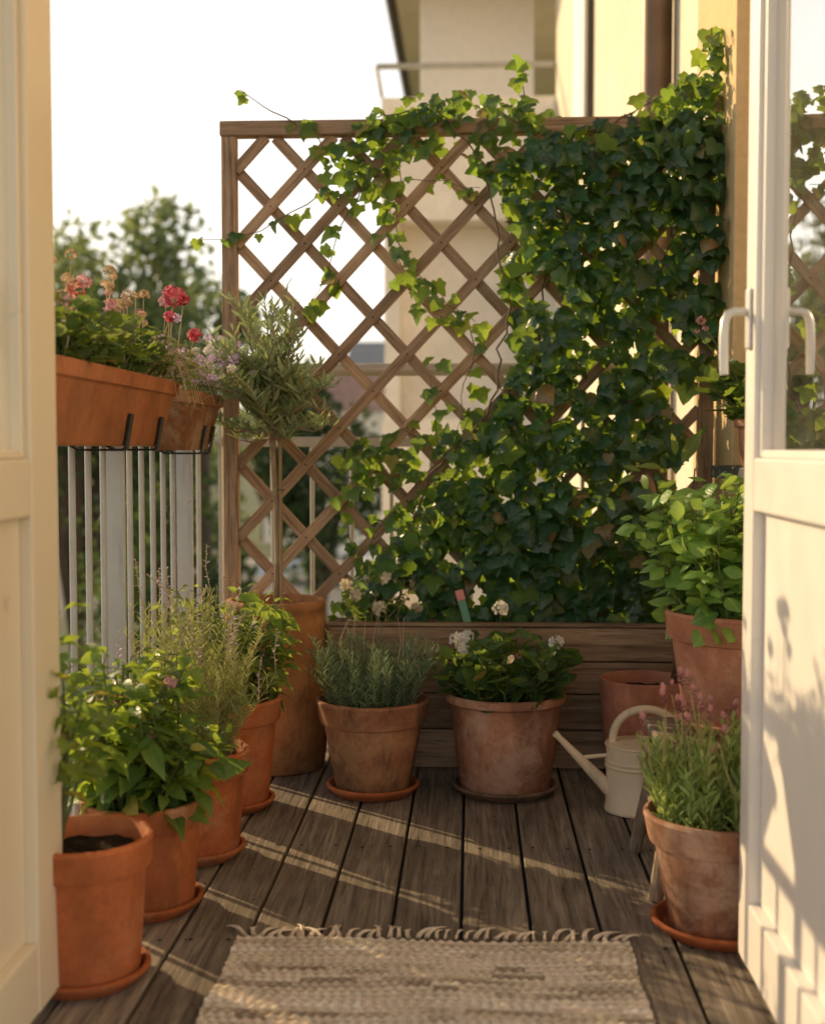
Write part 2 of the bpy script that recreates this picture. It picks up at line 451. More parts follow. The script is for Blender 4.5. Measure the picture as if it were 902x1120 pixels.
class MB:
    """collects shapes into one mesh"""
    def __init__(self):
        self.v, self.f, self.r = [], [], []
    def add(self, verts, faces, rnd=None):
        b = len(self.v)
        rnd = random.random() if rnd is None else rnd
        self.v += [tuple(p) for p in verts]
        self.f += [tuple(i+b for i in f) for f in faces]
        self.r += [rnd]*len(verts)
        return self
    def box(self, lo, hi, bevel=0.003, mat=None, rnd=None, jitter=0.0):
        bm = bmesh.new()
        bmesh.ops.create_cube(bm, size=1)
        s = [h-l for l, h in zip(lo, hi)]
        c = [(h+l)/2 for l, h in zip(lo, hi)]
        for v in bm.verts:
            v.co = Vector((v.co.x*s[0], v.co.y*s[1], v.co.z*s[2]))
        if bevel > 0:
            bmesh.ops.bevel(bm, geom=list(bm.edges), offset=min(bevel, min(s)*0.45), segments=2, profile=0.5, affect='EDGES')
        for v in bm.verts:
            v.co += Vector(c)
            if mat is not None:
                v.co = mat @ v.co
        bm.verts.index_update()
        self.add([v.co[:] for v in bm.verts], [[v.index for v in f.verts] for f in bm.faces], rnd)
        bm.free()
        return self
    def tube(self, pts, rad, seg=8, caps=True, rnd=None):
        pts = [Vector(p) for p in pts]
        n = len(pts)
        rr = rad if isinstance(rad, (list, tuple)) else [rad]*n
        vs, fs = [], []
        up = Vector((0, 0, 1))
        prev = None
        for i, p in enumerate(pts):
            t = (pts[min(i+1, n-1)]-pts[max(i-1, 0)])
            if t.length < 1e-9: t = Vector((0, 0, 1))
            t.normalize()
            if prev is None:
                a = t.cross(up)
                if a.length < 0.05: a = t.cross(Vector((1, 0, 0)))
            else:
                a = prev - t*prev.dot(t)
            a.normalize()
            prev = a
            b = t.cross(a)
            for k in range(seg):
                an = 2*PI*k/seg
                vs.append(p+(a*math.cos(an)+b*math.sin(an))*rr[i])
        for i in range(n-1):
            for k in range(seg):
                k2 = (k+1) % seg
                fs.append((i*seg+k, i*seg+k2, (i+1)*seg+k2, (i+1)*seg+k))
        if caps:
            fs.append(tuple(range(seg-1, -1, -1)))
            fs.append(tuple((n-1)*seg+k for k in range(seg)))
        return self.add(vs, fs, rnd)
    def lathe(self, prof, seg=64, center=(0, 0, 0), sx=1.0, sy=1.0, wob=0.0, rnd=None):
        vs, fs = [], []
        ph = random.random()*6
        for (r, z) in prof:
            for k in range(seg):
                a = 2*PI*k/seg
                q = r*(1+wob*math.sin(2*a+ph)+wob*0.6*math.sin(3*a+ph*2+z*9))
                vs.append((center[0]+q*sx*math.cos(a), center[1]+q*sy*math.sin(a), center[2]+z))
        for i in range(len(prof)-1):
            for k in range(seg):
                k2 = (k+1) % seg
                fs.append((i*seg+k, i*seg+k2, (i+1)*seg+k2, (i+1)*seg+k))
        if prof[0][0] > 1e-4: fs.append(tuple(range(seg-1, -1, -1)))
        if prof[-1][0] > 1e-4: fs.append(tuple((len(prof)-1)*seg+k for k in range(seg)))
        return self.add(vs, fs, rnd)
    def build(self, name, mat, parent=None, loc=None, smooth=False, angle=35):
        me = bpy.data.meshes.new(name)
        me.from_pydata(self.v, [], self.f)
        a = me.attributes.new('rnd', 'FLOAT', 'POINT')
        a.data.foreach_set('value', np.array(self.r, dtype=np.float32))
        me.update()
        return link(name, me, mat, parent, loc, smooth, angle)

# leaf outlines: vertices (x across, y along, z out of the blade) and faces
def fan_leaf(half, curl=0.22, fold=0.12, centre=0.32, pucker=0.05):
    pts = half + [(-x, y) for (x, y) in reversed(half[1:-1])]
    def z(x, y, k):
        return -curl*((y-centre)**2+x*x)+fold*abs(x)+k
    n = len(pts)
    v = [(0, centre, 0.0)]
    for i, (x, y) in enumerate(pts):
        q = 0.55
        v.append((x*q, centre+(y-centre)*q, z(x*q, centre+(y-centre)*q, pucker if i % 2 else -pucker*0.5)))
    for i, (x, y) in enumerate(pts):
        v.append((x, y, z(x, y, -pucker*0.8 if i % 2 else 0.0)))
    f = []
    for i in range(n):
        j = (i+1) % n
        f += [(0, 1+i, 1+j), (1+i, 1+n+i, 1+n+j, 1+j)]
    return np.array(v), f

def blade_leaf(ws, curl=0.35, fold=0.35, wave=0.0):
    v, f = [], []
    n = len(ws)
    for i, w in enumerate(ws):
        t = i/(n-1)
        zc = -curl*t*t
        wv = wave*math.sin(i*2.4)
        v += [(-w, t, zc+fold*w+wv*w), (0, t, zc), (w, t, zc+fold*w-wv*w)]
    for i in range(n-1):
        a, b = i*3, (i+1)*3
        f += [(a, a+1, b+1, b), (a+1, a+2, b+2, b+1)]
    return np.array(v), f

L_IVY = fan_leaf([(0, 0), (0.17, -0.13), (0.40, -0.07), (0.44, 0.12), (0.62, 0.33), (0.47, 0.43), (0.34, 0.53), (0.20, 0.78), (0, 1.0)], 0.32, 0.16)
L_IVY2 = fan_leaf([(0, 0), (0.20, -0.12), (0.42, -0.04), (0.60, 0.16), (0.42, 0.28), (0.27, 0.42), (0.20, 0.62), (0.10, 0.84), (0, 1.0)], 0.5, 0.26)
L_IVY3 = fan_leaf([(0, 0), (0.22, -0.14), (0.44, -0.06), (0.52, 0.16), (0.46, 0.36), (0.34, 0.54), (0.20, 0.74), (0, 0.95)], 0.55, -0.12, 0.35, 0.035)
L_OVATE = blade_leaf([0.02, 0.20, 0.29, 0.28, 0.17, 0.0], 0.45, 0.35, 0.12)
L_BASIL = blade_leaf([0.05, 0.30, 0.42, 0.40, 0.25, 0.0], 0.5, -0.30, 0.05)
L_LANCE = blade_leaf([0.01, 0.09, 0.12, 0.09, 0.0], 0.22, 0.3)
L_OLIVE = blade_leaf([0.01, 0.075, 0.10, 0.08, 0.0], 0.12, 0.35)
L_LONG = blade_leaf([0.01, 0.13, 0.17, 0.16, 0.10, 0.0], 0.3, 0.4, 0.1)
L_NEEDLE = (np.array([(-0.045, 0, 0), (0.045, 0, 0), (-0.05, 0.5, -0.02), (0.05, 0.5, -0.02), (0, 1, -0.08)]), [(0, 1, 3, 2), (2, 3, 4)])
_h = [(0, 0.12), (0.20, -0.06), (0.42, 0.06), (0.46, 0.28), (0.56, 0.46), (0.44, 0.66), (0.38, 0.84), (0.16, 0.84), (0, 0.94)]
L_GER = fan_leaf(_h, -0.25, 0.10, 0.42)
L_PETAL = fan_leaf([(0, 0), (0.22, 0.3), (0.34, 0.68), (0.2, 0.95), (0, 0.9)], 0.2, -0.1, 0.5)
L_TREE = (np.array([(0, 0, 0), (0.32, 0.45, 0.08), (0, 1, -0.1), (-0.32, 0.45, 0.08)]), [(0, 1, 2, 3)])

class LV:
    """collects leaves (position, direction, face normal, length, tone)"""
    def __init__(self):
        self.p, self.d, self.n, self.s, self.r = [], [], [], [], []
    def add(self, p, d, n, s, r=None):
        self.p.append(tuple(p)); self.d.append(tuple(d)); self.n.append(tuple(n)); self.s.append(s)
        self.r.append(random.random() if r is None else r)
    def build(self, name, tmpl, mat, parent=None, loc=None, widths=None, smooth=True):
        tv, tf = tmpl
        P = np.array(self.p); D = np.array(self.d); Nn = np.array(self.n); S = np.array(self.s)
        D = D/np.linalg.norm(D, axis=1, keepdims=True)
        Nn = Nn-D*np.sum(D*Nn, axis=1, keepdims=True)
        ln = np.linalg.norm(Nn, axis=1, keepdims=True)
        bad = ln[:, 0] < 1e-4
        if bad.any():
            Nn[bad] = np.cross(D[bad], np.array([0.3, 0.8, 0.5])); ln = np.linalg.norm(Nn, axis=1, keepdims=True)
        Nn = Nn/ln
        X = np.cross(D, Nn)
        k, m = len(P), len(tv)
        w = rng.uniform(0.85, 1.15, (k, 1, 1))
        cz = rng.uniform(0.3, 1.7, (k, 1, 1))
        V = P[:, None, :] + S[:, None, None]*(w*tv[None, :, 0:1]*X[:, None, :] + tv[None, :, 1:2]*D[:, None, :] + cz*tv[None, :, 2:3]*Nn[:, None, :])
        V = V.reshape(-1, 3)
        lens = np.array([len(f) for f in tf])
        flat = np.concatenate([np.array(f) for f in tf])
        loops = (flat[None, :]+(np.arange(k)*m)[:, None]).reshape(-1)
        lt = np.tile(lens, k)
        ls = np.concatenate([[0], np.cumsum(lt)[:-1]])
        me = bpy.data.meshes.new(name)
        me.vertices.add(len(V)); me.vertices.foreach_set('co', V.reshape(-1).astype(np.float32))
        me.loops.add(len(loops)); me.loops.foreach_set('vertex_index', loops.astype(np.int32))
        me.polygons.add(len(lt)); me.polygons.foreach_set('loop_start', ls.astype(np.int32))
        me.update(calc_edges=True); me.validate()
        a = me.attributes.new('rnd', 'FLOAT', 'POINT')
        a.data.foreach_set('value', np.repeat(np.array(self.r), m).astype(np.float32))
        lc = me.attributes.new('leafco', 'FLOAT_VECTOR', 'POINT')
        lc.data.foreach_set('vector', np.tile(tv.astype(np.float32), (k, 1)).reshape(-1))
        return link(name, me, mat, parent, loc, smooth, None)

def rv(s=1.0):
    return Vector((random.gauss(0, s), random.gauss(0, s), random.gauss(0, s)))

def stems_of(n, h, spread, r0, hv=0.25, wob=0.012, pts=7, z0=0.0, ell=(1, 1)):
    """n stem polylines fanning out of a pot of radius r0"""
    out = []
    for i in range(n):
        a = i*2.39996+random.uniform(-0.4, 0.4)
        q = math.sqrt((i+0.5)/n)
        o = Vector((math.cos(a)*ell[0], math.sin(a)*ell[1], 0))
        base = o*(r0*q)
        hh = h*(1-hv*random.random())*(1-0.18*q*q)
        sp = spread*q*random.uniform(0.75, 1.1)
        ph, ph2 = random.random()*6, random.random()*6
        line = []
        for k in range(pts):
            t = k/(pts-1)
            p = base+o*(sp*t**1.4)+Vector((math.sin(t*5+ph)*wob*t, math.cos(t*4+ph2)*wob*t, z0+hh*t))
            line.append(p)
        out.append(line)
    return out

def sample(line, t):
    x = t*(len(line)-1)
    i = min(int(x), len(line)-2)
    f = x-i
    return line[i].lerp(line[i+1], f), (line[i+1]-line[i]).normalized()

def leafy(lv, line, k, size, t0=0.2, elev=0.35, droop=0.0, jit=0.25, phase=None, pet=0.0, twig=None):
    """leaves in a spiral up a stem"""
    a = random.random()*6 if phase is None else phase
    for j in range(k):
        t = t0+(1-t0)*(j+0.5*random.random())/max(1, k-1) if k > 1 else 1
        t = min(1, t)
        p, tg = sample(line, t)
        a += 2.4
        d = Vector((math.cos(a), math.sin(a), elev+0.5*(t-0.5)-droop*random.random()))+tg*0.25+rv(jit*0.5)
        n = Vector((0, 0, 1))+rv(jit)
        pp = p+d.normalized()*pet*random.uniform(0.5, 1.3)
        if twig is not None and pet > 0:
            twig.tube([p, pp], [0.0011, 0.0008], 4, False)
        lv.add(pp, d, n, size*random.uniform(0.6, 1.15)*(1-0.35*max(0, t-0.7)/0.3))

def stem_mesh(lines, r=0.002, name='stem', mat=None, parent=None, mb=None):
    if name == 'flower_stalk':
        for l in lines:
            MB().tube(l, [r, r*0.8, r*0.6][:len(l)] if len(l) == 3 else r, 5, False).build(name, mat or M['stem'], parent, smooth=True, angle=None)
        return
    mb = mb or MB()
    for l in lines:
        n = len(l)
        mb.tube(l, [r*(1-0.6*i/(n-1)) for i in range(n)], 5, False)
    return mb.build(name, mat or M['stem'], parent, smooth=True, angle=None)

def blossom_mesh(mat_key, n=14, rad=0.018, ps=0.012, flat=0.8):
    """a rounded head of small petals, as mesh data"""
    lv = LV()
    for i in range(n):
        d = rv().normalized()
        d.z = d.z*0.75+0.18
        for q in range(5):
            a = q*2*PI/5+i
            u = d.cross(Vector((0.31, 0.55, 0.77))).normalized()
            w = d.cross(u)
            e = u*math.cos(a)+w*math.sin(a)+d*0.25
            lv.add(d*rad, e, d, ps*random.uniform(0.8, 1.1))
    o = lv.build('flower', L_PETAL, M[mat_key])
    me = o.data
    bpy.data.objects.remove(o)
    return me

def place(me, name, parent, p, s=1.0, rot=None):
    o = bpy.data.objects.new(name, me)
    C.objects.link(o)
    o.parent = parent
    o.location = p
    o.scale = (s, s, s)
    o.rotation_euler = rot or (random.uniform(-.5, .5), random.uniform(-.5, .5), random.random()*6)
    return o

# ------------------------------------------------------------------ pots
def pot_profile(rb, rt, h, band=0.05, wall=0.011, style='band'):
    """outer foot -> rim -> inside -> bottom"""
    if style == 'band':
        rn = rb+(rt-0.010-rb)*(1-band/h)
        p = [(rb*0.93, 0), (rb, 0.004), (rb+(rn-rb)*0.5+0.001, (h-band)*0.5), (rn, h-band-0.004), (rn+0.001, h-band), (rn+0.009, h-band+0.003), (rn+0.012, h-band+0.010),
             (rt-0.002, h-0.012), (rt, h-0.006), (rt-0.003, h), (rt-wall+0.002, h+0.001), (rt-wall-0.002, h-0.004)]
    elif style == 'roll':
        rn = rb+(rt-0.010-rb)*(1-0.028/h)
        p = [(rb*0.93, 0), (rb, 0.004), (rb+(rn-rb)*0.35+0.004, h*0.35), (rb+(rn-rb)*0.75+0.003, h*0.75), (rn, h-0.030), (rn+0.003, h-0.026), (rt-0.001, h-0.022), (rt+0.002, h-0.012), (rt-0.001, h-0.003),
             (rt-0.007, h), (rt-wall-0.002, h-0.004)]
    else:  # plain
        p = [(rb*0.92, 0), (rb, 0.005), (rb+(rt-rb)*0.45+0.004, h*0.45), (rt, h-0.006), (rt-0.003, h), (rt-wall+0.002, h), (rt-wall-0.001, h-0.005)]
    top = p[-1][0]
    p += [(top-0.004, h-0.03), (rb*0.9, 0.03), (0.0001, 0.028)]
    return p

def add_pot(parent, rb, rt, h, mat, style='band', band=0.05, z=0.0, soil_drop=0.035):
    mb = MB()
    mb.lathe([(r, zz) for r, zz in pot_profile(rb, rt, h, band, 0.011, style)], 72, (0, 0, 0), wob=0.004)
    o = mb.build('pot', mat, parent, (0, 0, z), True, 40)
    # soil: an uneven disc
    rs = (rb+(rt-rb)*(1-soil_drop/h))-0.016
    sv, sf = [(0, 0, 0.006)], []
    rings, seg = 7, 36
    for i in range(1, rings+1):
        for k in range(seg):
            a = 2*PI*k/seg
            q = rs*i/rings
            sv.append((q*math.cos(a), q*math.sin(a), random.uniform(-0.005, 0.006)+0.004*(1-i/rings)))
    for k in range(seg):
        sf.append((0, 1+k, 1+(k+1) % seg))
    for i in range(rings-1):
        for k in range(seg):
            a, b = 1+i*seg+k, 1+i*seg+(k+1) % seg
            sf.append((a, a+seg, b+seg, b))
    mb = MB().add(sv, sf)
    mb.build('soil', M['soil'], parent, (0, 0, z+h-soil_drop), True, 60)
    return z+h-soil_drop

def saucer(loc, r, mat, label, h=0.028):
    mb = MB()
    mb.lathe([(r*0.80, 0), (r*0.83, 0.003), (r*0.95, h*0.55), (r, h*0.8), (r, h-0.002), (r-0.003, h), (r-0.009, h), (r-0.011, h-0.003), (r*0.84, 0.010), (0.0001, 0.009)], 64, wob=0.004)
    o = mb.build('saucer', mat, None, loc, True, 45)
    return tag(o, label, 'saucer', 'saucers under the flowerpots')

SAU = 0.0095     # where a pot stands inside its saucer
def floor_at(px, py):
    d = CAM_ROT @ Vector(((px-451)/F_PX, (560-py)/F_PX, -1))
    k = -EYE/d.z
    return Vector((d.x*k, d.y*k, 0))

# ------------------------------------------------------------------ SETTING
# deck boards
mb = MB()
bw = 0.1335
for k in range(-8, 12):
    x0 = -0.017+bw*k
    y = 1.56
    mb.box((x0+0.0035, 1.56, -0.028), (x0+bw-0.0035, 4.30, random.uniform(-0.0012, 0.0)), 0.003)
    for yy in (1.75, 2.33, 2.91, 3.49, 4.07):
        for dx in (0.03, bw-0.03):
            px_, py_ = x0+dx+random.gauss(0, .003), yy+random.gauss(0, .004)
            mb.add([(px_, py_, 0.0008)]+[(px_+0.0042*math.cos(a*PI/5), py_+0.0042*math.sin(a*PI/5), 0.0008) for a in range(10)], [(0, 1+a, 1+(a+1) % 10) for a in range(10)], -5.0)
deck = tag(mb.build('deck', M['deck'], None), 'weathered grey brown timber deck boards of the balcony', None, None, 'structure')
mb = MB().box((-1.15, 1.52, -0.24), (1.75, 4.36, -0.05), 0.0)
tag(mb.build('balcony_slab', M['concrete'], None), None, None, None, 'structure')

# far ground, road
def sheet(name, x0, x1, y0, y1, z, mat):
    me = bpy.data.meshes.new(name)
    me.from_pydata([(x0, y0, z), (x1, y0, z), (x1, y1, z), (x0, y1, z)], [], [(0, 1, 2, 3)])
    return tag(link(name, me, mat), None, None, None, 'structure')
GZ = -6.0
sheet('ground', -700, 700, -300, 1200, GZ, simple('lawn', (0.09, 0.11, 0.045), 0.95, 0.4, 0.3, 0.2))
sheet('road', -700, 700, 52, 72, GZ+0.006, simple('asphalt_road', (0.17, 0.165, 0.16), 0.9, 0.2, 0.5, 0.2))
sheet('pavement', -700, 700, 74, 79, GZ+0.012, simple('pavement_slabs', (0.30, 0.28, 0.26), 0.9, 0.2, 0.8, 0.2))

# ------------------------------------------------------------------ house: wall round the doorway, side wall, pillar, ledge
wl = empty('door_frame', (0, 1.5, 0), 'cream wooden door frame at the threshold holding both glazed door leaves', 'door frame')
MB().box((-0.80, -0.20, 0.0), (-0.735, 0.01, 2.18), 0.003).build('jamb', M['door'], wl)
MB().box((0.575, -0.20, 0.0), (0.64, 0.01, 2.18), 0.003).build('jamb', M['door'], wl)
MB().box((-0.80, -0.20, 2.181), (0.64, 0.01, 2.24), 0.003).build('head', M['door'], wl)

sw = empty('side_wall', (1.10, 0, 0), 'ochre stucco side wall closing the balcony beside the glazed door', 'wall')
MB().box((0.0, 1.502, -0.05), (0.3, 3.60, 5.5), 0.004).build('wall', M['wall_yellow'], sw)

LEDGE_Z = 0.872
lw = empty('low_wall', (0.69, 3.18, 0), 'low ochre wall with a dark slate ledge carrying the small geranium pot', 'wall')
MB().box((0.03, 0.03, 0.0), (0.408, 0.45, LEDGE_Z-0.035), 0.004).build('wall', M['wall_yellow'], lw)
MB().box((-0.02, 0.0, LEDGE_Z-0.034), (0.408, 0.45, LEDGE_Z), 0.004).build('ledge', M['stone'], lw)

PX0 = 0.728
pl = empty('wall_pillar', (PX0, 3.632, 0), 'sunlit ochre stucco pillar rising beside the ivy covered trellis', 'pillar')
MB().box((0.0, 0.0, 0.0), (0.37, 0.62, 5.5), 0.006).build('shaft', M['wall_yellow'], pl)

# ------------------------------------------------------------------ neighbouring facade and balcony block beyond
nb = empty('apartment_block', (0, 4.4, GZ), 'cream apartment block rising beyond the trellis with a white clad balcony', 'building')
NZ = -GZ
FX = 0.80
def nbox(lo, hi, mat, name, bevel=0.004, par=None):
    return MB().box((lo[0], lo[1]-4.4, lo[2]+NZ), (hi[0], hi[1]-4.4, hi[2]+NZ), bevel).build(name, mat, par or nb)
nbox((FX, 4.42, GZ), (6.0, 12.4, 9.0), M['wall_far'], 'wall')
# window recesses with brown frames on the facade
for (y0, y1, z0, z1) in ((8.6, 9.7, 3.0, 4.5), (8.6, 9.7, 5.4, 7.0)):
    w = nbox((FX-0.05, y0, z0), (FX+0.01, y1, z1), M['brown'], 'window')
    nbox((FX-0.06, y0+0.08, z0+0.08), (FX-0.045, y1-0.08, z1-0.08), M['white_panel'], 'pane', 0.002, w)
    nbox((FX-0.14, y0-0.06, z0-0.06), (FX-0.002, y1+0.06, z0-0.003), M['stone'], 'sill', 0.003, w)
# balcony stack projecting to the side at the far end
BX0, BX1, BY = -0.86, 1.6, 12.4
nbox((BX0+0.02, BY+0.5, GZ), (BX1, BY+1.69, 3.119), M['wall_pink'], 'balcony_back_wall')
nbox((BX0+0.01, BY+0.2, GZ), (BX0+0.16, BY+0.499, 3.119), M['wall_pink'], 'balcony_side_wall')
for (zs, zp) in ((3.12, 4.25), (0.1, 1.2), (-2.9, -1.8)):
    nbox((BX0, BY, zs), (BX1, BY+1.7, zs+0.2), M['wall_pink'], 'balcony_floor')
    nbox((BX0, BY-0.06, zs-0.03), (FX-0.01, BY+0.06, zp), M['wall_pink'], 'parapet')
pr = MB()
for i in range(22):
    x = -0.55+i*0.055
    pr.box((x, BY+1.50-4.4, 3.33+NZ), (x+0.05, BY+1.53-4.4, 5.80+NZ), 0.004)
pr.build('clad_partition', M['white_panel'], nb)
nbox((BX0, BY+0.1, 5.82), (BX1, BY+9.0, 6.1), M['wall_far'], 'eaves')
MB().tube([(BX0-0.03, BY+0.05-4.4, 5.86+NZ), (BX0-0.03, BY+9-4.4, 5.86+NZ)], 0.07, 10).build('gutter', M['brown'], nb, smooth=True)
rl = MB()
rl.tube([(BX0-0.05, BY-4.4, 4.56+NZ), (FX-0.02, BY-4.4, 4.56+NZ)], 0.03, 8)
rl.tube([(BX0, BY-4.4, 4.27+NZ), (BX0-0.05, BY-4.4, 4.56+NZ)], 0.02, 8)
rl.build('guard_rail', M['rail'], nb, smooth=True)

dp = MB()
dpx = at(716, 60, 5.2).x
dp.tube([(0, 0, 0), (0, 0, 12.5)], 0.062, 20)
dp.lathe([(0.062, 7.7), (0.072, 7.7), (0.072, 7.8), (0.062, 7.8)], 20)
tag(dp.build('drainpipe', M['pipe'], None, (FX-0.07, 5.2, GZ), True), 'brown metal drainpipe running up the cream facade behind the trellis', 'drainpipe')

# ------------------------------------------------------------------ distant houses, cars, trees
def house(name, loc, w, d, h, roof_h, wallm, roofcol, label):
    r = empty(name, loc, label, 'house', 'distant houses past the trees')
    MB().box((-w/2, 0, 0), (w/2, d, h), 0.02).build('wall', wallm, r)
    v = [(-w/2-.4, -.4, h), (w/2+.4, -.4, h), (w/2+.4, d+.4, h), (-w/2-.4, d+.4, h), (-w/2-.4, d/2, h+roof_h), (w/2+.4, d/2, h+roof_h)]
    MB().add(v, [(0, 1, 5, 4), (2, 3, 4, 5), (0, 4, 3), (1, 2, 5), (0, 3, 2, 1)]).build('roof', simple('roof_tiles', roofcol, 0.85, 0.2, 2), r)
    for i in range(3):
        for j in range(2):
            x = -w/2+w*(i+0.5)/3
            f = MB().box((x-.5, -0.06, 1+j*2.8), (x+.5, -0.003, 2.5+j*2.8), 0.01).build('window', M['brown'], r)
            MB().box((x-.42, -0.08, 1.1+j*2.8), (x+.42, -0.062, 2.4+j*2.8), 0.003).build('pane', M['rail'], f)
    return r
house('distant_house', (-10.5, 92, GZ), 9, 8, 9.6, 3.5, M['wall_far'], (0.45, 0.27, 0.20), 'distant cream house under a red tiled roof paled for haze')  # roof red is paled so its colour carries some haze
house('distant_house', (-7.6, 118, GZ), 7, 8, 14.5, 2.5, M['wall_pink'], (0.32, 0.32, 0.31), 'distant tall house under a grey roof')

def make_car(loc, rz, col, label):
    r = empty('parked_car', loc, label, 'car', 'parked cars on the street below', rz)
    prof = [(-2.1, .35), (-2.15, .75), (-2.0, .95), (-1.35, 1.02), (-0.7, 1.45), (0.75, 1.47), (1.5, 1.02), (2.0, .95), (2.15, .7), (2.1, .35)]
    vs, fs = [], []
    for (sy, k) in ((-0.85, 1), (-0.8, 1), (0.8, 1), (0.85, 1)):
        for (x, z) in prof:
            tuck = 0.12 if z > 1.1 and abs(sy) > 0.82 else 0
            vs.append((x, sy*(1-tuck), z))
    n = len(prof)
    for b in range(3):
        for i in range(n):
            j = (i+1) % n
            fs.append((b*n+i, b*n+j, (b+1)*n+j, (b+1)*n+i))
    fs.append(tuple(range(n))); fs.append(tuple(3*n+i for i in reversed(range(n))))
    MB().add(vs, fs).build('body', simple('car_paint', col, 0.3, 0.03), r)
    for s in (-1, 1):
        y = s*0.80
        v = [(-1.2, y, 1.04), (-0.65, y, 1.38), (0.7, y, 1.39), (1.3, y, 1.04)]
        v = [(a, b-s*0.02+s*0.035, c) for a, b, c in v]
        MB().add(v, [(0, 1, 2, 3)]).build('window', M['stone'], r)
        for x in (-1.35, 1.35):
            w = MB()
            w.tube([(x, s*0.7, 0.33), (x, s*0.9, 0.33)], 0.33, 18)
            wo = w.build('wheel', M['blackclip'], r)
            MB().tube([(x, s*0.9, 0.33), (x, s*0.915, 0.33)], 0.2, 14).build('rim', M['rail'], wo)
    return r
make_car((-4.6, 63, GZ), 0.1, (0.75, 0.74, 0.72), 'white parked car nearest the apartment block on the street below')
make_car((-8.9, 66, GZ), 0.05, (0.55, 0.57, 0.6), 'silver parked car on the street below beside the white one')
make_car((-5.9, 77, GZ), 0.0, (0.72, 0.70, 0.66), 'cream parked car standing on the far pavement below')

def make_tree(loc, trunk_h, crown, label, n=2600, leaf=0.22, mat='tree', name='tree', seed=0, lobes=9):
    random.seed(seed)
    r = empty(name, loc, label, 'tree', 'trees beyond the railing')
    rx, ry, rz_ = crown
    zc = trunk_h+rz_*0.85
    tb = MB()
    tb.tube([(0, 0, 0), (0.05, 0, trunk_h*0.5), (0, 0.05, trunk_h), (0.1, 0, zc)], [0.22, 0.17, 0.13, 0.05], 8)
    blobs = []
    for i in range(lobes):
        d = rv().normalized()
        c = Vector((d.x*rx*0.62, d.y*ry*0.62, zc+d.z*rz_*0.65))
        q = random.uniform(0.3, 0.52)
        blobs.append((c, q))
        tb.tube([(0, 0, trunk_h*0.8), Vector((0, 0, zc*0.9)).lerp(c, 0.5), c], [0.08, 0.05, 0.015], 6)
    tb.build('trunk', M['bark'], r, smooth=True, angle=None)
    lv = LV()
    for i in range(n):
        c, q = random.choice(blobs)
        d = rv().normalized()
        rad = random.random()**0.4
        p = c+Vector((d.x*rx, d.y*ry, d.z*rz_))*(q*rad)
        lv.add(p, rv()+Vector((0, 0, -0.3)), rv(), leaf*random.uniform(0.6, 1.3))
    lv.build('crown', L_TREE, M[mat], r)
    random.seed(seed+1000)
    return r
make_tree((-7.0, 25, GZ), 7.7, (2.1, 2.0, 2.6), 'leafy tree whose loose crown rises against the sky over the flower boxes', 4600, 0.23, 'tree', seed=3, lobes=14)
make_tree((-5.7, 27, GZ), 7.9, (1.4, 1.4, 1.7), 'smaller rounded tree next to the tall loose crowned one', 2400, 0.21, 'tree', seed=4)
make_tree((-6.6, 21, GZ), 4.4, (2.2, 2.0, 2.9), 'dense dark tree low behind the metal railing', 4200, 0.22, 'hedge', seed=5, lobes=14)
make_tree((-3.9, 17, GZ), 2.7, (1.7, 1.6, 2.3), 'broad dark shrub like tree nearest the railing corner', 3600, 0.18, 'hedge', seed=6, lobes=12)
make_tree((-2.75, 23, GZ), 4.6, (1.35, 1.3, 2.0), 'dark tree standing against the apartment block corner', 3000, 0.18, 'hedge', seed=8)
make_tree((-8.6, 34, GZ), 2.6, (3.4, 2.6, 3.2), 'wide mid green tree filling the gap past the railing bars', 3600, 0.28, 'tree', seed=9, lobes=14)
make_tree((-15.5, 95, GZ), 3.0, (4.5, 4, 4.2), 'hazy far tree beside the red roofed house', 1500, 0.7, 'tree', seed=10)
make_tree((-6.2, 100, GZ), 3.0, (3.6, 4, 4.0), 'hazy far tree before the grey roofed house', 1500, 0.7, 'tree', seed=12)
random.seed(21)

# ------------------------------------------------------------------ railing
RX, RY = -0.87, 4.18
def railing(name, p0, p1, nposts, label, bar_step, post_at):
    p0, p1 = Vector(p0), Vector(p1)
    r = empty(name, p0, label, 'railing', 'railings round the balcony')
    L = (p1-p0).length
    u = (p1-p0).normalized()
    nrm = Vector((-u.y, u.x, 0))
    MB().tube([Vector((0, 0, 1.175)), u*L+Vector((0, 0, 1.175))], 0.021, 16).build('handrail', M['rail'], r, smooth=True)
    def bar(z, hw, hh):
        mb = MB()
        Mx = Matrix(((u.x, nrm.x, 0, 0), (u.y, nrm.y, 0, 0), (0, 0, 1, 0), (0, 0, 0, 1)))
        mb.box((0, -hw, z-hh), (L, hw, z+hh), 0.002, Mx)
        return mb
    bar(0.94, 0.007, 0.016).build('rail', M['railbar'], r)
    bar(0.085, 0.009, 0.016).build('rail', M['railbar'], r)
    Mx = Matrix(((u.x, nrm.x, 0, 0), (u.y, nrm.y, 0, 0), (0, 0, 1, 0), (0, 0, 0, 1)))
    for s in post_at:
        MB().box((s-0.006, -0.024, -0.2), (s+0.006, 0.024, 1.158), 0.002, Mx).build('post', M['railbar'], r)
    s = 0.06
    me = None
    while s < L-0.03:
        if min(abs(s-q) for q in post_at) > 0.045:
            p = u*s
            if me is None:
                o = MB().tube([Vector((0, 0, 0.10)), Vector((0, 0, 0.925))], 0.0075, 10).build('baluster', M['railbar'], r, p, True)
                me = o.data
            else:
                o = bpy.data.objects.new('baluster', me); C.objects.link(o); o.parent = r; o.location = p
        s += bar_step
    return r
railing('railing', (RX, 1.52, 0), (RX, RY+0.02, 0), 4, 'grey metal railing carrying the two flower boxes', 0.118, (0.06, 0.82, 1.58, 2.34))
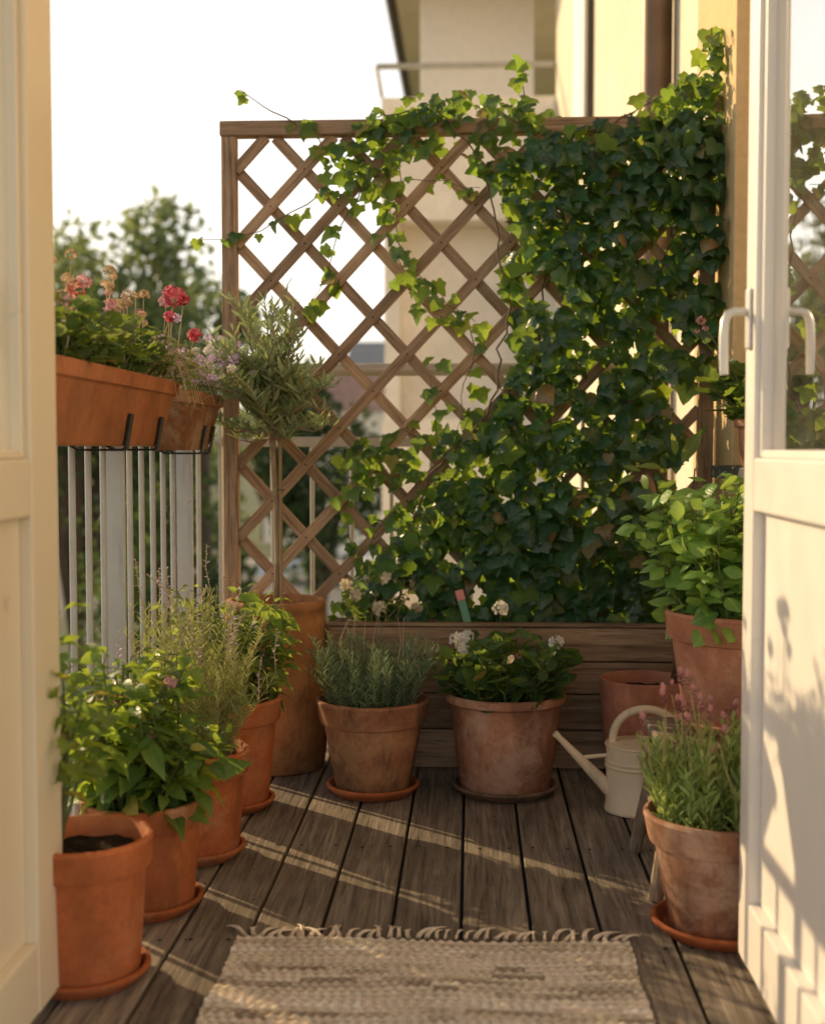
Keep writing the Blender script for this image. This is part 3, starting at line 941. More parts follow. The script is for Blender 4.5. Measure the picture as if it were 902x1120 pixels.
railing('railing', (RX+0.03, RY, 0), (1.5, RY, 0), 4, 'grey metal railing running behind the wooden trellis', 0.130, (0.02, 1.2, 2.3))

# ------------------------------------------------------------------ trellis
TY = 3.85
tr = empty('trellis', (0, TY, 0), 'tall brown wooden lattice trellis with square frame standing behind the planter', 'trellis')
xl, xr = -0.745, 0.715
zt = 1.846
MB().box((xl, -0.022, 0.0), (xl+0.044, 0.022, zt), 0.003).build('post', M['trellis_v'], tr)
MB().box((xr-0.044, -0.022, 0.0), (xr, 0.022, zt), 0.003).build('post', M['trellis_v'], tr)
MB().box((xl-0.004, -0.026, zt+0.001), (xr+0.004, 0.026, zt+0.045), 0.004).build('top_rail', M['trellis_h'], tr)
MB().box((xl+0.046, -0.020, 0.20), (xr-0.046, 0.020, 0.245), 0.003).build('bottom_rail', M['trellis_h'], tr)
def clip(x0, z0, dx, dz, X0, X1, Z0, Z1):
    t0, t1 = -9, 9
    for p, d, lo, hi in ((x0, dx, X0, X1), (z0, dz, Z0, Z1)):
        a, b = (lo-p)/d, (hi-p)/d
        t0, t1 = max(t0, min(a, b)), min(t1, max(a, b))
    return (t0, t1) if t1 > t0+0.03 else None
ang = math.atan2(1.08, 1.0)
for sgn, yy in ((1, -0.0065), (-1, 0.0065)):
    for k in range(-14, 15):
        z0 = 1.53+0.22*k
        dx, dz = math.cos(ang), math.sin(ang)*sgn
        c = clip(xl+0.044, z0, dx, dz, xl+0.040, xr-0.040, 0.246, zt)
        if not c: continue
        t0, t1 = c
        mb = MB().box((t0, -0.006, -0.0165), (t1, 0.006, 0.0165), 0.002)
        if sgn > 0:
            for m_ in range(-2, 30):
                tt = m_*0.10185/math.cos(ang)
                if t0+0.02 < tt < t1-0.02:
                    mb.add([(tt+0.0028*math.cos(a*PI/4), -0.0066, 0.0028*math.sin(a*PI/4)) for a in range(8)], [tuple(range(8))], -5.0)
        o = mb.build('slat', M['slat'], tr)
        o.location = (xl+0.044, yy, z0)
        o.rotation_euler = (0, -ang*sgn, 0)

# wooden planter
pb = empty('planter_box', (0.14, 3.62, 0), 'long wooden planter box at the foot of the trellis holding the ivy', 'planter')
x0, x1 = -0.545, 0.545
zz = [0.006, 0.118, 0.221, 0.314, 0.412]
mb = MB()
for i in range(4):
    mb.box((x0, 0.0, zz[i]+0.002), (x1, 0.022, zz[i+1]-0.002), 0.003)
mb.build('front_boards', M['planter'], pb)
MB().box((x0, 0.023, 0.035), (x0+0.022, 0.17, 0.410), 0.003).build('end_board', M['planter'], pb)
MB().box((x1-0.022, 0.023, 0.035), (x1, 0.17, 0.410), 0.003).build('end_board', M['planter'], pb)
MB().box((x0, 0.171, 0.035), (x1, 0.193, 0.412), 0.003).build('back_board', M['planter'], pb)
MB().box((x0-0.004, -0.004, 0.413), (x1+0.004, 0.026, 0.423), 0.002).build('rim', M['planter'], pb)
for x in (x0+0.02, x1-0.06):
    MB().box((x, 0.03, 0.0), (x+0.04, 0.16, 0.034), 0.002).build('foot', M['planter'], pb)
MB().box((x0+0.023, 0.024, 0.33), (x1-0.023, 0.170, 0.385), 0.01).build('soil', M['soil'], pb)

# ------------------------------------------------------------------ ivy
def inside(poly, x, y):
    c = False
    n = len(poly)
    for i in range(n):
        x1_, y1_ = poly[i]; x2_, y2_ = poly[(i+1) % n]
        if (y1_ > y) != (y2_ > y) and x < (x2_-x1_)*(y-y1_)/(y2_-y1_)+x1_:
            c = not c
    return c
iv = empty('ivy', (0.2, 3.75, 0.38), 'dense dark green ivy climbing over the trellis from the wooden planter', 'ivy')
IVO = Vector((0.2, 3.75, 0.38))
dense = [(552, 170), (600, 150), (700, 150), (760, 130), (788, 150), (788, 300), (780, 420), (742, 420), (728, 455), (760, 475), (735, 520), (725, 560), (735, 692), (560, 692), (470, 690), (400, 690), (385, 660), (400, 620), (470, 560), (500, 500), (545, 440), (565, 400), (552, 330), (556, 250)]
topb = [(358, 165), (385, 140), (410, 122), (450, 100), (520, 98), (590, 112), (620, 130), (700, 125), (722, 100), (760, 78), (785, 70), (795, 120), (785, 220), (560, 220), (500, 160), (430, 175), (420, 215), (395, 215), (375, 190)]
lowl = [(368, 520), (390, 478), (430, 490), (470, 470), (520, 470), (560, 450), (560, 690), (385, 690), (378, 650), (405, 600), (385, 560)]
iv_lv, iv_l2, iv_l3, iv_bl = LV(), LV(), LV(), LV()
def ivy_leaf(px, py, Y, lighter=False, size=None, lv=None):
    p = at(px, py, Y)-IVO
    d = Vector((random.gauss(-0.1, 0.6), random.gauss(-0.35, 0.35), random.gauss(-0.85, 0.45)))
    n = Vector((random.gauss(-0.1, 0.5), -1.0, random.gauss(0.6, 0.5)))
    s = size or random.choice((0.034, 0.04, 0.046, 0.05, 0.056, 0.062, 0.07))
    (iv_bl if lighter else random.choice((iv_lv, iv_l2, iv_l3))).add(p, d, n, s*random.uniform(0.8, 1.1))
# shadows-and-gaps structure: a soft random field thins the cover in places
holes = [(random.uniform(560, 780), random.uniform(180, 560), random.uniform(6, 15)) for _ in range(62)]
holes += [(random.uniform(390, 560), random.uniform(480, 660), random.uniform(8, 18)) for _ in range(16)]
def hole(x, y):
    return any((x-a)**2+(y-b)**2 < q*q for a, b, q in holes)
cnt = 0
while cnt < 2350:
    x, y = random.uniform(380, 800), random.uniform(120, 700)
    if inside(dense, x, y) and not hole(x, y):
        ivy_leaf(x, y, random.choice((3.70, 3.75, 3.79, 3.82, 3.83)), random.random() < (0.22 if x < 590 else 0.035))  # backlit-tinted leaves gather towards the open edge
        cnt += 1
cnt = 0
while cnt < 760:
    x, y = random.uniform(380, 800), random.uniform(120, 700)
    if inside(dense, x, y) and not hole(x, y):
        ivy_leaf(x, y, random.uniform(3.88, 3.98), random.random() < 0.5)
        cnt += 1
cnt = 0
while cnt < 620:
    x, y = random.uniform(340, 800), random.uniform(60, 230)
    if inside(topb, x, y):
        ivy_leaf(x, y, random.choice((3.76, 3.80, 3.82, 3.89, 3.92)), random.random() < 0.22, random.uniform(0.026, 0.056))
        cnt += 1
cnt = 0
while cnt < 520:
    x, y = random.uniform(360, 570), random.uniform(440, 700)
    if inside(lowl, x, y) and not hole(x, y):
        ivy_leaf(x, y, random.choice((3.74, 3.79, 3.82, 3.90)), random.random() < 0.3, random.uniform(0.024, 0.05))
        cnt += 1
# vines: px paths on the trellis with leaves along them
vines = [
    [(430, 690), (440, 600), (470, 520), (540, 440), (555, 350), (545, 260), (530, 180), (480, 120), (410, 125), (360, 165)],
    [(600, 690), (620, 560), (590, 400), (600, 250), (640, 150), (720, 110), (772, 70), (778, 30)],
    [(690, 690), (720, 560), (700, 380), (740, 240), (770, 150), (782, 90)],
    [(420, 200), (432, 250), (455, 300), (490, 330), (520, 352)],
    [(400, 170), (380, 210), (350, 215), (318, 235), (285, 255), (243, 262), (214, 262)],
    [(395, 200), (372, 250), (360, 290), (340, 330)],
    [(430, 175), (418, 240), (440, 290), (470, 345), (500, 352)],
    [(505, 345), (520, 380), (508, 420), (500, 470)],
    [(470, 480), (440, 470), (400, 480), (372, 500)],
    [(480, 500), (478, 450), (470, 410)],
    [(568, 120), (572, 95), (570, 68)],
    [(330, 140), (310, 130), (285, 118), (262, 98)],
    [(345, 145), (362, 170), (350, 200)],
    [(420, 150), (440, 195), (470, 200), (525, 205)],
    [(380, 640), (374, 665), (385, 685)],
    [(440, 690), (395, 640), (385, 590), (372, 540)],
    [(520, 690), (560, 600), (530, 520), (560, 440)],
]
vm = MB()
for k, path in enumerate(vines):
    Y = 3.82 if k % 3 else 3.795
    pts = []
    for (a, b) in zip(path[:-1], path[1:]):
        L = math.hypot(b[0]-a[0], b[1]-a[1])
        m = max(2, int(L/14))
        for j in range(m):
            t = j/m
            pts.append((a[0]+(b[0]-a[0])*t+random.gauss(0, 2.2), a[1]+(b[1]-a[1])*t+random.gauss(0, 2.2)))
    pts.append(path[-1])
    w3 = [at(x, y, Y+random.gauss(0, 0.004))-IVO for x, y in pts]
    n = len(w3)
    big = 0.0045 if k < 3 else (0.0028 if k in (4, 11) else 0.0022)
    vm.tube(w3, [big*(1-0.6*i/(n-1)) for i in range(n)], 5, True)
    thin = k in (4, 11)
    for i, (x, y) in enumerate(pts):
        if k < 3 and i > n*0.8 or k >= 3:
            for q in range(1 if (thin or random.random() < 0.5) else 2):
                if thin and random.random() < 0.35: continue
                ivy_leaf(x+random.gauss(0, 2.5 if thin else 6), y+random.gauss(0, 2.5 if thin else 6), Y+random.uniform(-0.02, 0.01), random.random() < 0.55,
                         random.uniform(0.024, 0.045) if thin else random.uniform(0.028, 0.06))
# ivy shadow-side sprigs on top of the pillar
for k in range(46):
    t = random.random()
    ivy_leaf(768+12*t+random.gauss(0, 5), 170-135*t+random.gauss(0, 5), random.uniform(3.70, 3.82), random.random() < 0.35, random.uniform(0.02, 0.05))
for (x, y) in ((216, 262), (283, 256), (320, 236), (332, 232), (350, 212), (348, 160)):
    ivy_leaf(x, y, 3.8, True, random.uniform(0.03, 0.05))
iv_lv.build('foliage', L_IVY, M['ivy'], iv)
iv_l2.build('foliage', L_IVY2, M['ivy'], iv)
iv_l3.build('foliage', L_IVY3, M['ivy'], iv)
iv_bl.build('backlit_tint_foliage', L_IVY, M['ivy_backlit'], iv)
vm.build('vine', M['twig'], iv, smooth=True, angle=None)

# pale faded flowers at the near end of the planter
cp = empty('faded_shrub', (-0.28, 3.71, 0.386), 'small faded shrub with dry cream blossoms at the end of the planter', 'plant')
CPO = Vector((-0.28, 3.71, 0.386))
st = stems_of(14, 0.17, 0.08, 0.05, 0.5)
stem_mesh(st, 0.0016, 'stem', M['straw'], cp)
lv = LV()
for l in st: leafy(lv, l, 9, 0.03, 0.2, 0.2, 0.3)
lv.build('foliage', L_OVATE, M['trailing'], cp)
me = blossom_mesh('fl_cream', 9, 0.016, 0.016)
for i, l in enumerate(st[:10]):
    place(me, 'flower', cp, l[-1]+rv(0.012)-Vector((0, 0, 0.02*(i % 4))), random.uniform(0.7, 1.2))

# plant marker in the planter
pm = empty('plant_marker', at(517, 680, 3.655), 'small green plastic plant marker with a pink top in the planter', 'plant label')
p = at(517, 680, 3.655)
pm.location = (p.x, 3.655, 0.36)
pm.rotation_euler = (R(-6), R(-14), R(10))
MB().box((-0.011, -0.001, 0.0), (0.011, 0.001, 0.135), 0.0005).build('blade', simple('green_plastic', (0.10, 0.26, 0.17), 0.4), pm)
MB().box((-0.012, -0.0022, 0.128), (0.012, 0.0022, 0.158), 0.001).build('top', simple('pink_plastic', (0.62, 0.25, 0.22), 0.5), pm)

# ------------------------------------------------------------------ flower boxes on the railing
def flower_box(y0, y1, mat, label, hang, X=-0.785, Z=0.925):
    r = empty('flower_box', (X, (y0+y1)/2, Z), label, 'flower box', 'terracotta coloured flower boxes on the railing')
    L = (y1-y0)/2
    tiers = [(0.042, L-0.092, 0.0), (0.046, L-0.085, 0.004), (0.067, L-0.016, 0.118), (0.0685, L-0.0115, 0.121), (0.075, L-0.004, 0.124), (0.078, L, 0.150), (0.0775, L, 0.155), (0.068, L-0.010, 0.155), (0.066, L-0.012, 0.148), (0.062, L-0.02, 0.11), (0.0, 0.0, 0.11)]
    vs, fs = [], []
    nc = 5
    ring = 4*nc
    for (hx, hy, z) in tiers:
        rr = min(0.018, hx, hy)
        for (sx, sy, a0) in ((1, 1, 0), (-1, 1, PI/2), (-1, -1, PI), (1, -1, 1.5*PI)):
            for k in range(nc):
                a = a0+PI/2*k/(nc-1)
                vs.append((sx*(hx-rr)+rr*math.cos(a), sy*(hy-rr)+rr*math.sin(a), z))
    for i in range(len(tiers)-1):
        for k in range(ring):
            k2 = (k+1) % ring
            fs.append((i*ring+k, i*ring+k2, (i+1)*ring+k2, (i+1)*ring+k))
    fs.append(tuple(reversed(range(ring))))
    MB().add(vs, fs).build('box', mat, r, None, True, 35)
    sm = MB()
    nx, ny = 5, 24
    sv = [(-0.060+0.12*i/nx, -(L-0.02)+2*(L-0.02)*j/ny, 0.128+random.uniform(-0.006, 0.008)) for j in range(ny+1) for i in range(nx+1)]
    sf = [(j*(nx+1)+i, j*(nx+1)+i+1, (j+1)*(nx+1)+i+1, (j+1)*(nx+1)+i) for j in range(ny) for i in range(nx)]
    sm.add(sv, sf).build('soil', M['soil'], r, None, True, 60)
    # black wire-strap hangers under and up the front
    for yy in hang:
        b = MB()
        path = [(0.0635, 0.066), (0.0515, -0.004), (0.046, -0.009), (-0.05, -0.009), (-0.066, 0.0), (-0.094, 0.15), (-0.088, 0.275)]
        for q in range(len(path)-1):
            (xa, za), (xb, zb) = path[q], path[q+1]
            dx, dz = xb-xa, zb-za
            ll = math.hypot(dx, dz)
            ca, sa = dx/ll, dz/ll
            mx = Matrix(((ca, 0, -sa, xa), (0, 1, 0, yy), (sa, 0, ca, za), (0, 0, 0, 1)))
            b.box((-0.002, -0.013, -0.0025), (ll+0.002, 0.013, 0.0025), 0.001, mx)
        b.build('hanger', M['blackclip'], r)
    return r, L
# near box: geraniums, mostly spent
fb, L = flower_box(2.17, 3.115, M['plastic_tc'], 'orange flower box of nearly spent pink and red geraniums on the railing', (0.06, 0.33))
lv, lighter = LV(), LV()
stl = []
for i in range(110):
    y = random.uniform(-L+0.03, L-0.04)
    b = Vector((random.uniform(-0.05, 0.05), y, 0.13))
    o = Vector((random.gauss(0.01, 0.04), random.gauss(0, 0.04), random.uniform(0.06, 0.145)))
    l = [b, b+o*0.5+rv(0.006), b+o]
    stl.append(l)
    for q in range(6):
        t = random.uniform(0.3, 1.0)
        p, tg = sample(l, t)
        d = Vector((random.gauss(0.2, 1), random.gauss(0, 1), random.uniform(-0.1, 0.6)))
        p = p+d.normalized()*0.02
        (lighter if random.random() < 0.25 else lv).add(p, d, Vector((random.gauss(0.2, .4), random.gauss(0, .4), 1)), random.uniform(0.02, 0.04))
stem_mesh(stl, 0.0022, 'stem', M['stem'], fb)
lv.build('foliage', L_GER, M['geranium'], fb)
lighter.build('foliage', L_GER, M['trailing'], fb)
# trailing grassy strands over the far end
tl, tlv = [], LV()
for i in range(30):
    y = L-0.30+random.random()*0.30
    b = Vector((random.uniform(0.0, 0.05), y, 0.145))
    hh = random.uniform(0.04, 0.12)
    l = [b, b+Vector((0.04, 0.02, hh)), b+Vector((0.075, 0.06, hh*0.8)), b+Vector((0.095, 0.085, random.uniform(-0.06, 0.06)))]
    tl.append(l)
    leafy(tlv, l, 7, 0.032, 0.2, 0.3, 0.4)
stem_mesh(tl, 0.0014, 'strand', M['straw'], fb)
tlv.build('foliage', L_LANCE, M['trailing'], fb)
# bare flower stalks with dry umbels
stalks = []
heads = []
for i in range(34):
    y = random.uniform(-L+0.1, L-0.02)
    b = Vector((random.uniform(-0.04, 0.045), y, 0.14))
    h = random.uniform(0.10, 0.24)
    tip = b+Vector((random.gauss(0, 0.03), random.gauss(0, 0.035), h))
    stalks.append([b, b.lerp(tip, 0.5)+rv(0.006), tip])
    heads.append(tip)
stem_mesh(stalks, 0.0017, 'flower_stalk', M['straw'], fb)
me_dry = blossom_mesh('fl_dry', 8, 0.014, 0.010)
me_cor = blossom_mesh('fl_coral', 12, 0.018, 0.014)
me_red = blossom_mesh('fl_red', 18, 0.021, 0.015)
me_pnk = blossom_mesh('fl_pink', 12, 0.016, 0.012)
me_wht = blossom_mesh('fl_white', 8, 0.012, 0.012)
me_pur = blossom_mesh('fl_purple', 8, 0.010, 0.010)
for i, h in enumerate(heads):
    place(me_dry if i % 5 else me_pnk, 'flower_head', fb, h, random.uniform(0.5, 0.9))
FBO = Vector(fb.location)
for (px, py, Y, me, s) in ((190, 325, 3.08, me_red, 1.1), (201, 329, 3.1, me_red, 0.6), (182, 330, 3.1, me_pnk, 0.9), (82, 318, 2.45, me_cor, 0.9), (92, 308, 2.5, me_pnk, 0.8), (78, 332, 2.42, me_pnk, 0.9), (118, 312, 2.6, me_dry, 0.9), (186, 347, 3.05, me_red, 0.6), (213, 367, 3.14, me_red, 0.7), (120, 335, 2.6, me_pnk, 0.8)):
    p = at(px, py, Y)-FBO
    place(me, 'flower_head', fb, p, s)
    b = Vector((p.x*0.6, p.y+0.02, 0.14))
    stem_mesh([[b, b.lerp(p, 0.55)+rv(0.004), p]], 0.0018, 'flower_stalk', M['straw'], fb)

# far box: purple and white trailing flowers
fb2, L = flower_box(3.235, 3.73, M['plastic_worn'], 'chalky orange flower box of lilac and white trailing flowers on the railing', (0.04, 0.150), -0.796, 0.914)
sl, lv = [], LV()
for i in range(80):
    y = random.uniform(-L+0.02, L-0.02)
    b = Vector((random.uniform(-0.05, 0.05), y, 0.13))
    o = Vector((random.gauss(0.035, 0.05), random.gauss(0.02, 0.05), random.uniform(0.05, 0.15)))
    drop = random.uniform(-0.02, 0.07)
    l = [b, b+o*0.6+rv(0.005), b+o, b+o*1.25+Vector((0.02, 0.01, -drop))]
    sl.append(l)
    leafy(lv, l, 16, 0.017, 0.15, 0.4, 0.3)
stem_mesh(sl, 0.0013, 'stem', M['stem'], fb2)
lv.build('foliage', L_LANCE, M['geranium'], fb2)
for i, l in enumerate(sl):
    k = i % 5
    if k < 2: place(me_pur, 'flower', fb2, l[-1]+Vector((0, 0, 0.012)), random.uniform(0.7, 1.3))
    elif k == 2: place(me_wht, 'flower', fb2, l[2]+rv(0.01), random.uniform(0.5, 0.9))

# ------------------------------------------------------------------ tall planter with olive tree
loc = Vector((at(302, 700, 3.655).x, 3.655, 0))
ol = empty('potted_olive_tree', loc, 'small standard olive tree in a tall ochre clay planter before the trellis post', 'potted tree')
H = 0.485
prof = [(0.132, 0), (0.139, 0.006), (0.145, 0.06), (0.150, 0.2), (0.150, 0.33), (0.145, 0.43), (0.139, 0.452), (0.143, 0.458), (0.146, 0.47), (0.144, 0.481), (0.137, H), (0.128, H), (0.124, 0.478), (0.124, 0.43), (0.11, 0.40), (0.0001, 0.40)]
MB().lathe(prof, 80, wob=0.004).build('pot', M['ochre'], ol, None, True, 50)
MB().lathe([(0.121, 0.425), (0.08, 0.436), (0.0001, 0.44)], 40, wob=0.01).build('soil', M['soil'], ol, None, True, 60)
tk = MB()
tz = [0.43, 0.6, 0.75, 0.9, 1.0, 1.12]
tk.tube([(0.0+0.008*math.sin(i*1.3), 0.004*math.cos(i), z) for i, z in enumerate(tz)], [0.011, 0.0095, 0.009, 0.0085, 0.008, 0.006], 10)
br, olv = [], LV()
for i in range(68):
    a = i*2.4
    q = random.random()
    s = Vector((-0.015, 0, random.uniform(0.93, 1.14)))
    el = random.uniform(-0.15, 1.3)
    d = Vector((math.cos(a)*math.cos(el), math.sin(a)*math.cos(el)*0.8, math.sin(el)))
    ln = random.uniform(0.12, 0.25)
    l = [s, s+d*ln*0.4+rv(0.01), s+d*ln*0.75+Vector((0, 0, 0.015))+rv(0.012), s+d*ln+Vector((0, 0, random.uniform(0.0, 0.06)))]
    br.append(l)
    leafy(olv, l, 26, 0.058, 0.12, 1.0, 0.15, 0.5)
for l in br: tk.tube(l, [0.004, 0.0028, 0.002, 0.0012], 5, False)
tk.build('trunk', M['olive_bark'], ol, None, True, None)
olv.build('crown', L_OLIVE, M['olive'], ol)
MB().tube([(0.018, -0.012, 0.42), (0.016, -0.012, 1.02)], 0.0055, 8).build('stake', M['bamboo'], ol, None, True)
MB().tube([(0.012+0.014*math.cos(a), -0.006+0.014*math.sin(a), 0.80+0.002*math.sin(a*3)) for a in [i*PI/8 for i in range(17)]], 0.0012, 5).build('tie', M['blackclip'], ol, None, True)

# ------------------------------------------------------------------ potted plants on the deck
def potted(name, px, py, rb, rt, h, mat, label, style='band', band=0.05, sau=None, smat=None, slabel=None, cat='potted plant', group='flowerpots on the deck'):
    b = floor_at(px, py)
    z = SAU if sau else 0.0
    r = empty(name, (b.x, b.y, z), label, cat, group)
    if sau:
        saucer((b.x, b.y, 0), sau, smat, slabel)
    zs = add_pot(r, rb, rt, h, mat, style, band)
    return r, zs

# A nearest pot: one tall leggy plant, much bare soil
r, zs = potted('potted_shrub', 92, 1070, 0.096, 0.121, 0.245, M['tc_plain'], 'leggy plant in a clean orange clay pot with bare soil nearest the door', 'band', 0.055, 0.115, M['tc_plain'], 'plain orange saucer under the leggy plant nearest the door')
lines, lv, tw = [], LV(), MB()
for i in range(8):
    a = 1.6+i*0.5
    b = Vector((-0.045+0.02*math.cos(a), 0.02*math.sin(a), zs))
    tip = b+Vector((0.05*math.cos(a)+0.05, 0.09*math.sin(a)+0.02, 0.47-0.27*random.random()))
    l = [b, b.lerp(tip, 0.35)+rv(0.012), b.lerp(tip, 0.7)+rv(0.015), tip]
    lines.append(l)
    leafy(lv, l, 17, 0.060, 0.35, 0.25, 0.5, 0.4, None, 0.03, tw)
stem_mesh(lines, 0.0045, 'stem', M['stem'], r, tw)
lv.build('foliage', L_OVATE, M['pepper'], r)

# B broad-leaved pepper
r, zs = potted('potted_pepper', 158, 992, 0.100, 0.124, 0.215, M['tc_orange'], 'bushy broad leaved pepper plant in an orange clay pot with pink buds', 'band', 0.05, 0.120, M['tc_orange'], 'deep orange saucer under the broad leaved pepper plant')
st = stems_of(40, 0.36, 0.105, 0.07, 0.6, 0.018, 6, zs)
lv, tw = LV(), MB()
for l in st: leafy(lv, l, 18, 0.062, 0.12, 0.15, 0.75, 0.45, None, 0.022, tw)
stem_mesh(st, 0.0035, 'stem', M['stem'], r, tw)
lv.build('foliage', L_OVATE, M['pepper'], r)
for l in st[2:13:2]: place(me_pnk, 'flower', r, sample(l, 0.92)[0]+Vector((0.02, -0.03, -0.02)), 0.75)

# C feathery herb
r, zs = potted('potted_herb', 212, 935, 0.102, 0.128, 0.235, M['tc_orange'], 'tall feathery yellow green herb in a scuffed orange clay pot', 'band', 0.055, 0.118, M['tc_orange'], 'orange saucer under the feathery herb pot')
st = stems_of(130, 0.42, 0.095, 0.085, 0.6, 0.016, 7, zs)
lv = LV()
for l in st: leafy(lv, l, 60, 0.032, 0.1, 0.75, 0.3, 0.6)
stem_mesh(st, 0.0013, 'stem', M['straw'], r)
lv.build('foliage', L_NEEDLE, M['herb'], r)
for l in st[::6]:
    e = l[-1]
    t2 = [e, e+Vector((random.gauss(0, .01), random.gauss(0, .01), 0.05)), e+Vector((random.gauss(0, .02), random.gauss(0, .02), 0.10))]
    fl = LV()
    leafy(fl, t2, 12, 0.012, 0.2, 0.6)
    fl.build('flower_spike', L_OVATE, M['fl_purple'], r)
    MB().tube(t2, 0.0011, 5, False).build('flower_stalk', M['straw'], r)

# D light-leaved plant behind
r, zs = potted('potted_tomato', 249, 882, 0.104, 0.140, 0.275, M['tc_plain'], 'light green leafy tomato plant in a smooth orange clay pot beside the tall planter', 'band', 0.06, 0.122, M['tc_plain'], 'pale orange saucer under the light green tomato plant')
st = stems_of(58, 0.33, 0.10, 0.09, 0.45, 0.022, 6, zs)
lv, tw = LV(), MB()
for l in st: leafy(lv, l, 18, 0.044, 0.2, 0.25, 0.55, 0.45, None, 0.02, tw)
stem_mesh(st, 0.0025, 'stem', M['stem'], r, tw)
lv.build('foliage', L_OVATE, M['tomato'], r)
big = LV()
for (dx, dy, dz) in ((0.12, -0.05, 0.27), (0.14, 0.0, 0.25), (0.09, -0.09, 0.29), (0.12, -0.03, 0.20), (0.06, -0.1, 0.3)):
    big.add((dx*0.8, dy, zs+dz), (1, -0.2, random.uniform(-0.7, 0.2)), (0.3, -0.6, 1), random.uniform(0.06, 0.085))
big.build('foliage', L_OVATE, M['pepper'], r)

# F rosemary
r, zs = potted('potted_rosemary', 408, 866, 0.098, 0.152, 0.245, M['tc_old'], 'grey green rosemary bush in a brown stained clay pot with a broad rim', 'band', 0.066, 0.125, M['tc_plain'], 'bright orange saucer under the rosemary pot', 'potted plant')
st = stems_of(120, 0.225, 0.085, 0.11, 0.42, 0.014, 6, zs)
lv = LV()
for l in st: leafy(lv, l, 54, 0.030, 0.05, 0.9, 0.25, 0.5)
stem_mesh(st, 0.0013, 'stem', M['twig'], r)
lv.build('foliage', L_NEEDLE, M['rosemary'], r)
for i in range(9):
    b = Vector((random.uniform(-.09, .1), random.uniform(-.06, .06), zs+0.13))
    stem_mesh([[b, b+Vector((random.gauss(0, .006), 0, 0.06)), b+Vector((random.gauss(0.005, .012), random.gauss(0, .008), 0.125))]], 0.0014, 'dry_stalk', M['straw'], r)

# G white geranium
r, zs = potted('potted_geranium', 552, 866, 0.118, 0.160, 0.262, M['tc_worn'], 'white flowering geranium in a limewashed clay pot with a rolled rim', 'roll', 0.03, 0.142, M['tc_grey'], 'dull brown saucer under the white geranium pot', 'potted plant')
st = stems_of(66, 0.185, 0.085, 0.11, 0.6, 0.015, 5, zs)
lv, tw = LV(), MB()
for l in st: leafy(lv, l, 8, 0.050, 0.2, 0.3, 0.4, 0.5, None, 0.02, tw)
stem_mesh(st, 0.0028, 'stem', M['stem'], r, tw)
lv.build('foliage', L_GER, M['geranium'], r)
Gp = Vector(r.location)
for (px, py, me, s) in ((547, 666, me_wht, 1.3), (500, 700, me_wht, 1.35), (511, 696, me_wht, 1.1), (506, 709, me_wht, 1.2), (608, 703, me_wht, 1.25), (567, 718, me_cor, 0.5), (520, 655, me_dry, 0.0)):
    if s == 0: continue
    p = at(px, py, Gp.y-0.05)-Gp
    place(me, 'flower', r, p, s)
    stem_mesh([[Vector((p.x*0.6, p.y*0.5, zs+0.05)), p*0.9+Vector((0, 0.01, 0.0)), p]], 0.0015, 'flower_stalk', M['stem'], r)

# H wide pot behind the watering can with a woody climber
r, zs = potted('potted_climber', 703, 861, 0.092, 0.120, 0.300, M['tc_rose'], 'rose clay pot behind the watering can with one woody climbing stem', 'plain', 0.03, None, None, None, 'potted plant')
wm = MB()
w1 = [Vector((0.085, 0.02, zs)), Vector((0.095, 0.02, zs+0.10)), Vector((0.10, 0.03, zs+0.22)), Vector((0.09, 0.05, zs+0.34)), Vector((0.125, 0.05, zs+0.46)), Vector((0.135, 0.03, zs+0.6))]
w2 = [Vector((0.07, 0.0, zs)), Vector((0.085, 0.0, zs+0.12)), Vector((0.09, -0.01, zs+0.25)), Vector((0.02, -0.02, zs+0.42))]
wm.tube(w1, [0.006, 0.006, 0.005, 0.004, 0.003, 0.002], 7)
wm.tube(w2, [0.004, 0.004, 0.003, 0.002], 6)
wm.build('stem', M['twig'], r, None, True, None)
lv = LV()
for (px, py, d, s) in ((745, 505, (0.5, -.2, 0.85), 0.10), (738, 498, (-0.1, -.2, 1), 0.06), (722, 512, (-0.8, -.3, 0.2), 0.06), (693, 520, (-0.5, -.3, -0.2), 0.05), (700, 515, (-0.8, -.3, 0.3), 0.05), (760, 480, (0.6, -.2, 0.7), 0.05), (730, 540, (-0.7, -.3, -0.5), 0.07)):
    lv.add(at(px, py, r.location.y)-Vector(r.location), d, (0.2, -1, 0.5), s)
lv.build('foliage', L_LONG, M['tomato'], r)

# stool with basil
S = empty('stool', (0.555, 2.745, 0), 'small weathered wooden stool under the basil pot', 'stool')
MB().box((-0.165, -0.155, 0.285), (0.165, 0.155, 0.312), 0.006).build('seat', M['stool'], S)
for sx in (-1, 1):
    for sy in (-1, 1):
        top = Vector((sx*0.125, sy*0.115, 0.284)); bot = Vector((sx*0.18, sy*0.165, 0.0))
        MB().tube([bot, top], [0.015, 0.019], 10).build('leg', M['stool'], S, None, True)
    MB().tube([(sx*0.153, -0.14, 0.14), (sx*0.153, 0.14, 0.14)], 0.009, 8).build('stretcher', M['stool'], S, None, True)
saucer((0.60, 2.77, 0.3125), 0.158, M['tc_pink'], 'pale saucer on the stool under the large basil pot', 0.030)
bs = empty('potted_basil', (0.60, 2.77, 0.3125+SAU), 'lush green basil in a large pale clay pot raised on the stool', 'potted plant', 'flowerpots on the deck')
zs = add_pot(bs, 0.137, 0.184, 0.250, M['tc_pink'], 'band', 0.062)
st = stems_of(120, 0.33, 0.085, 0.15, 0.38, 0.014, 6, zs)
lv = LV()
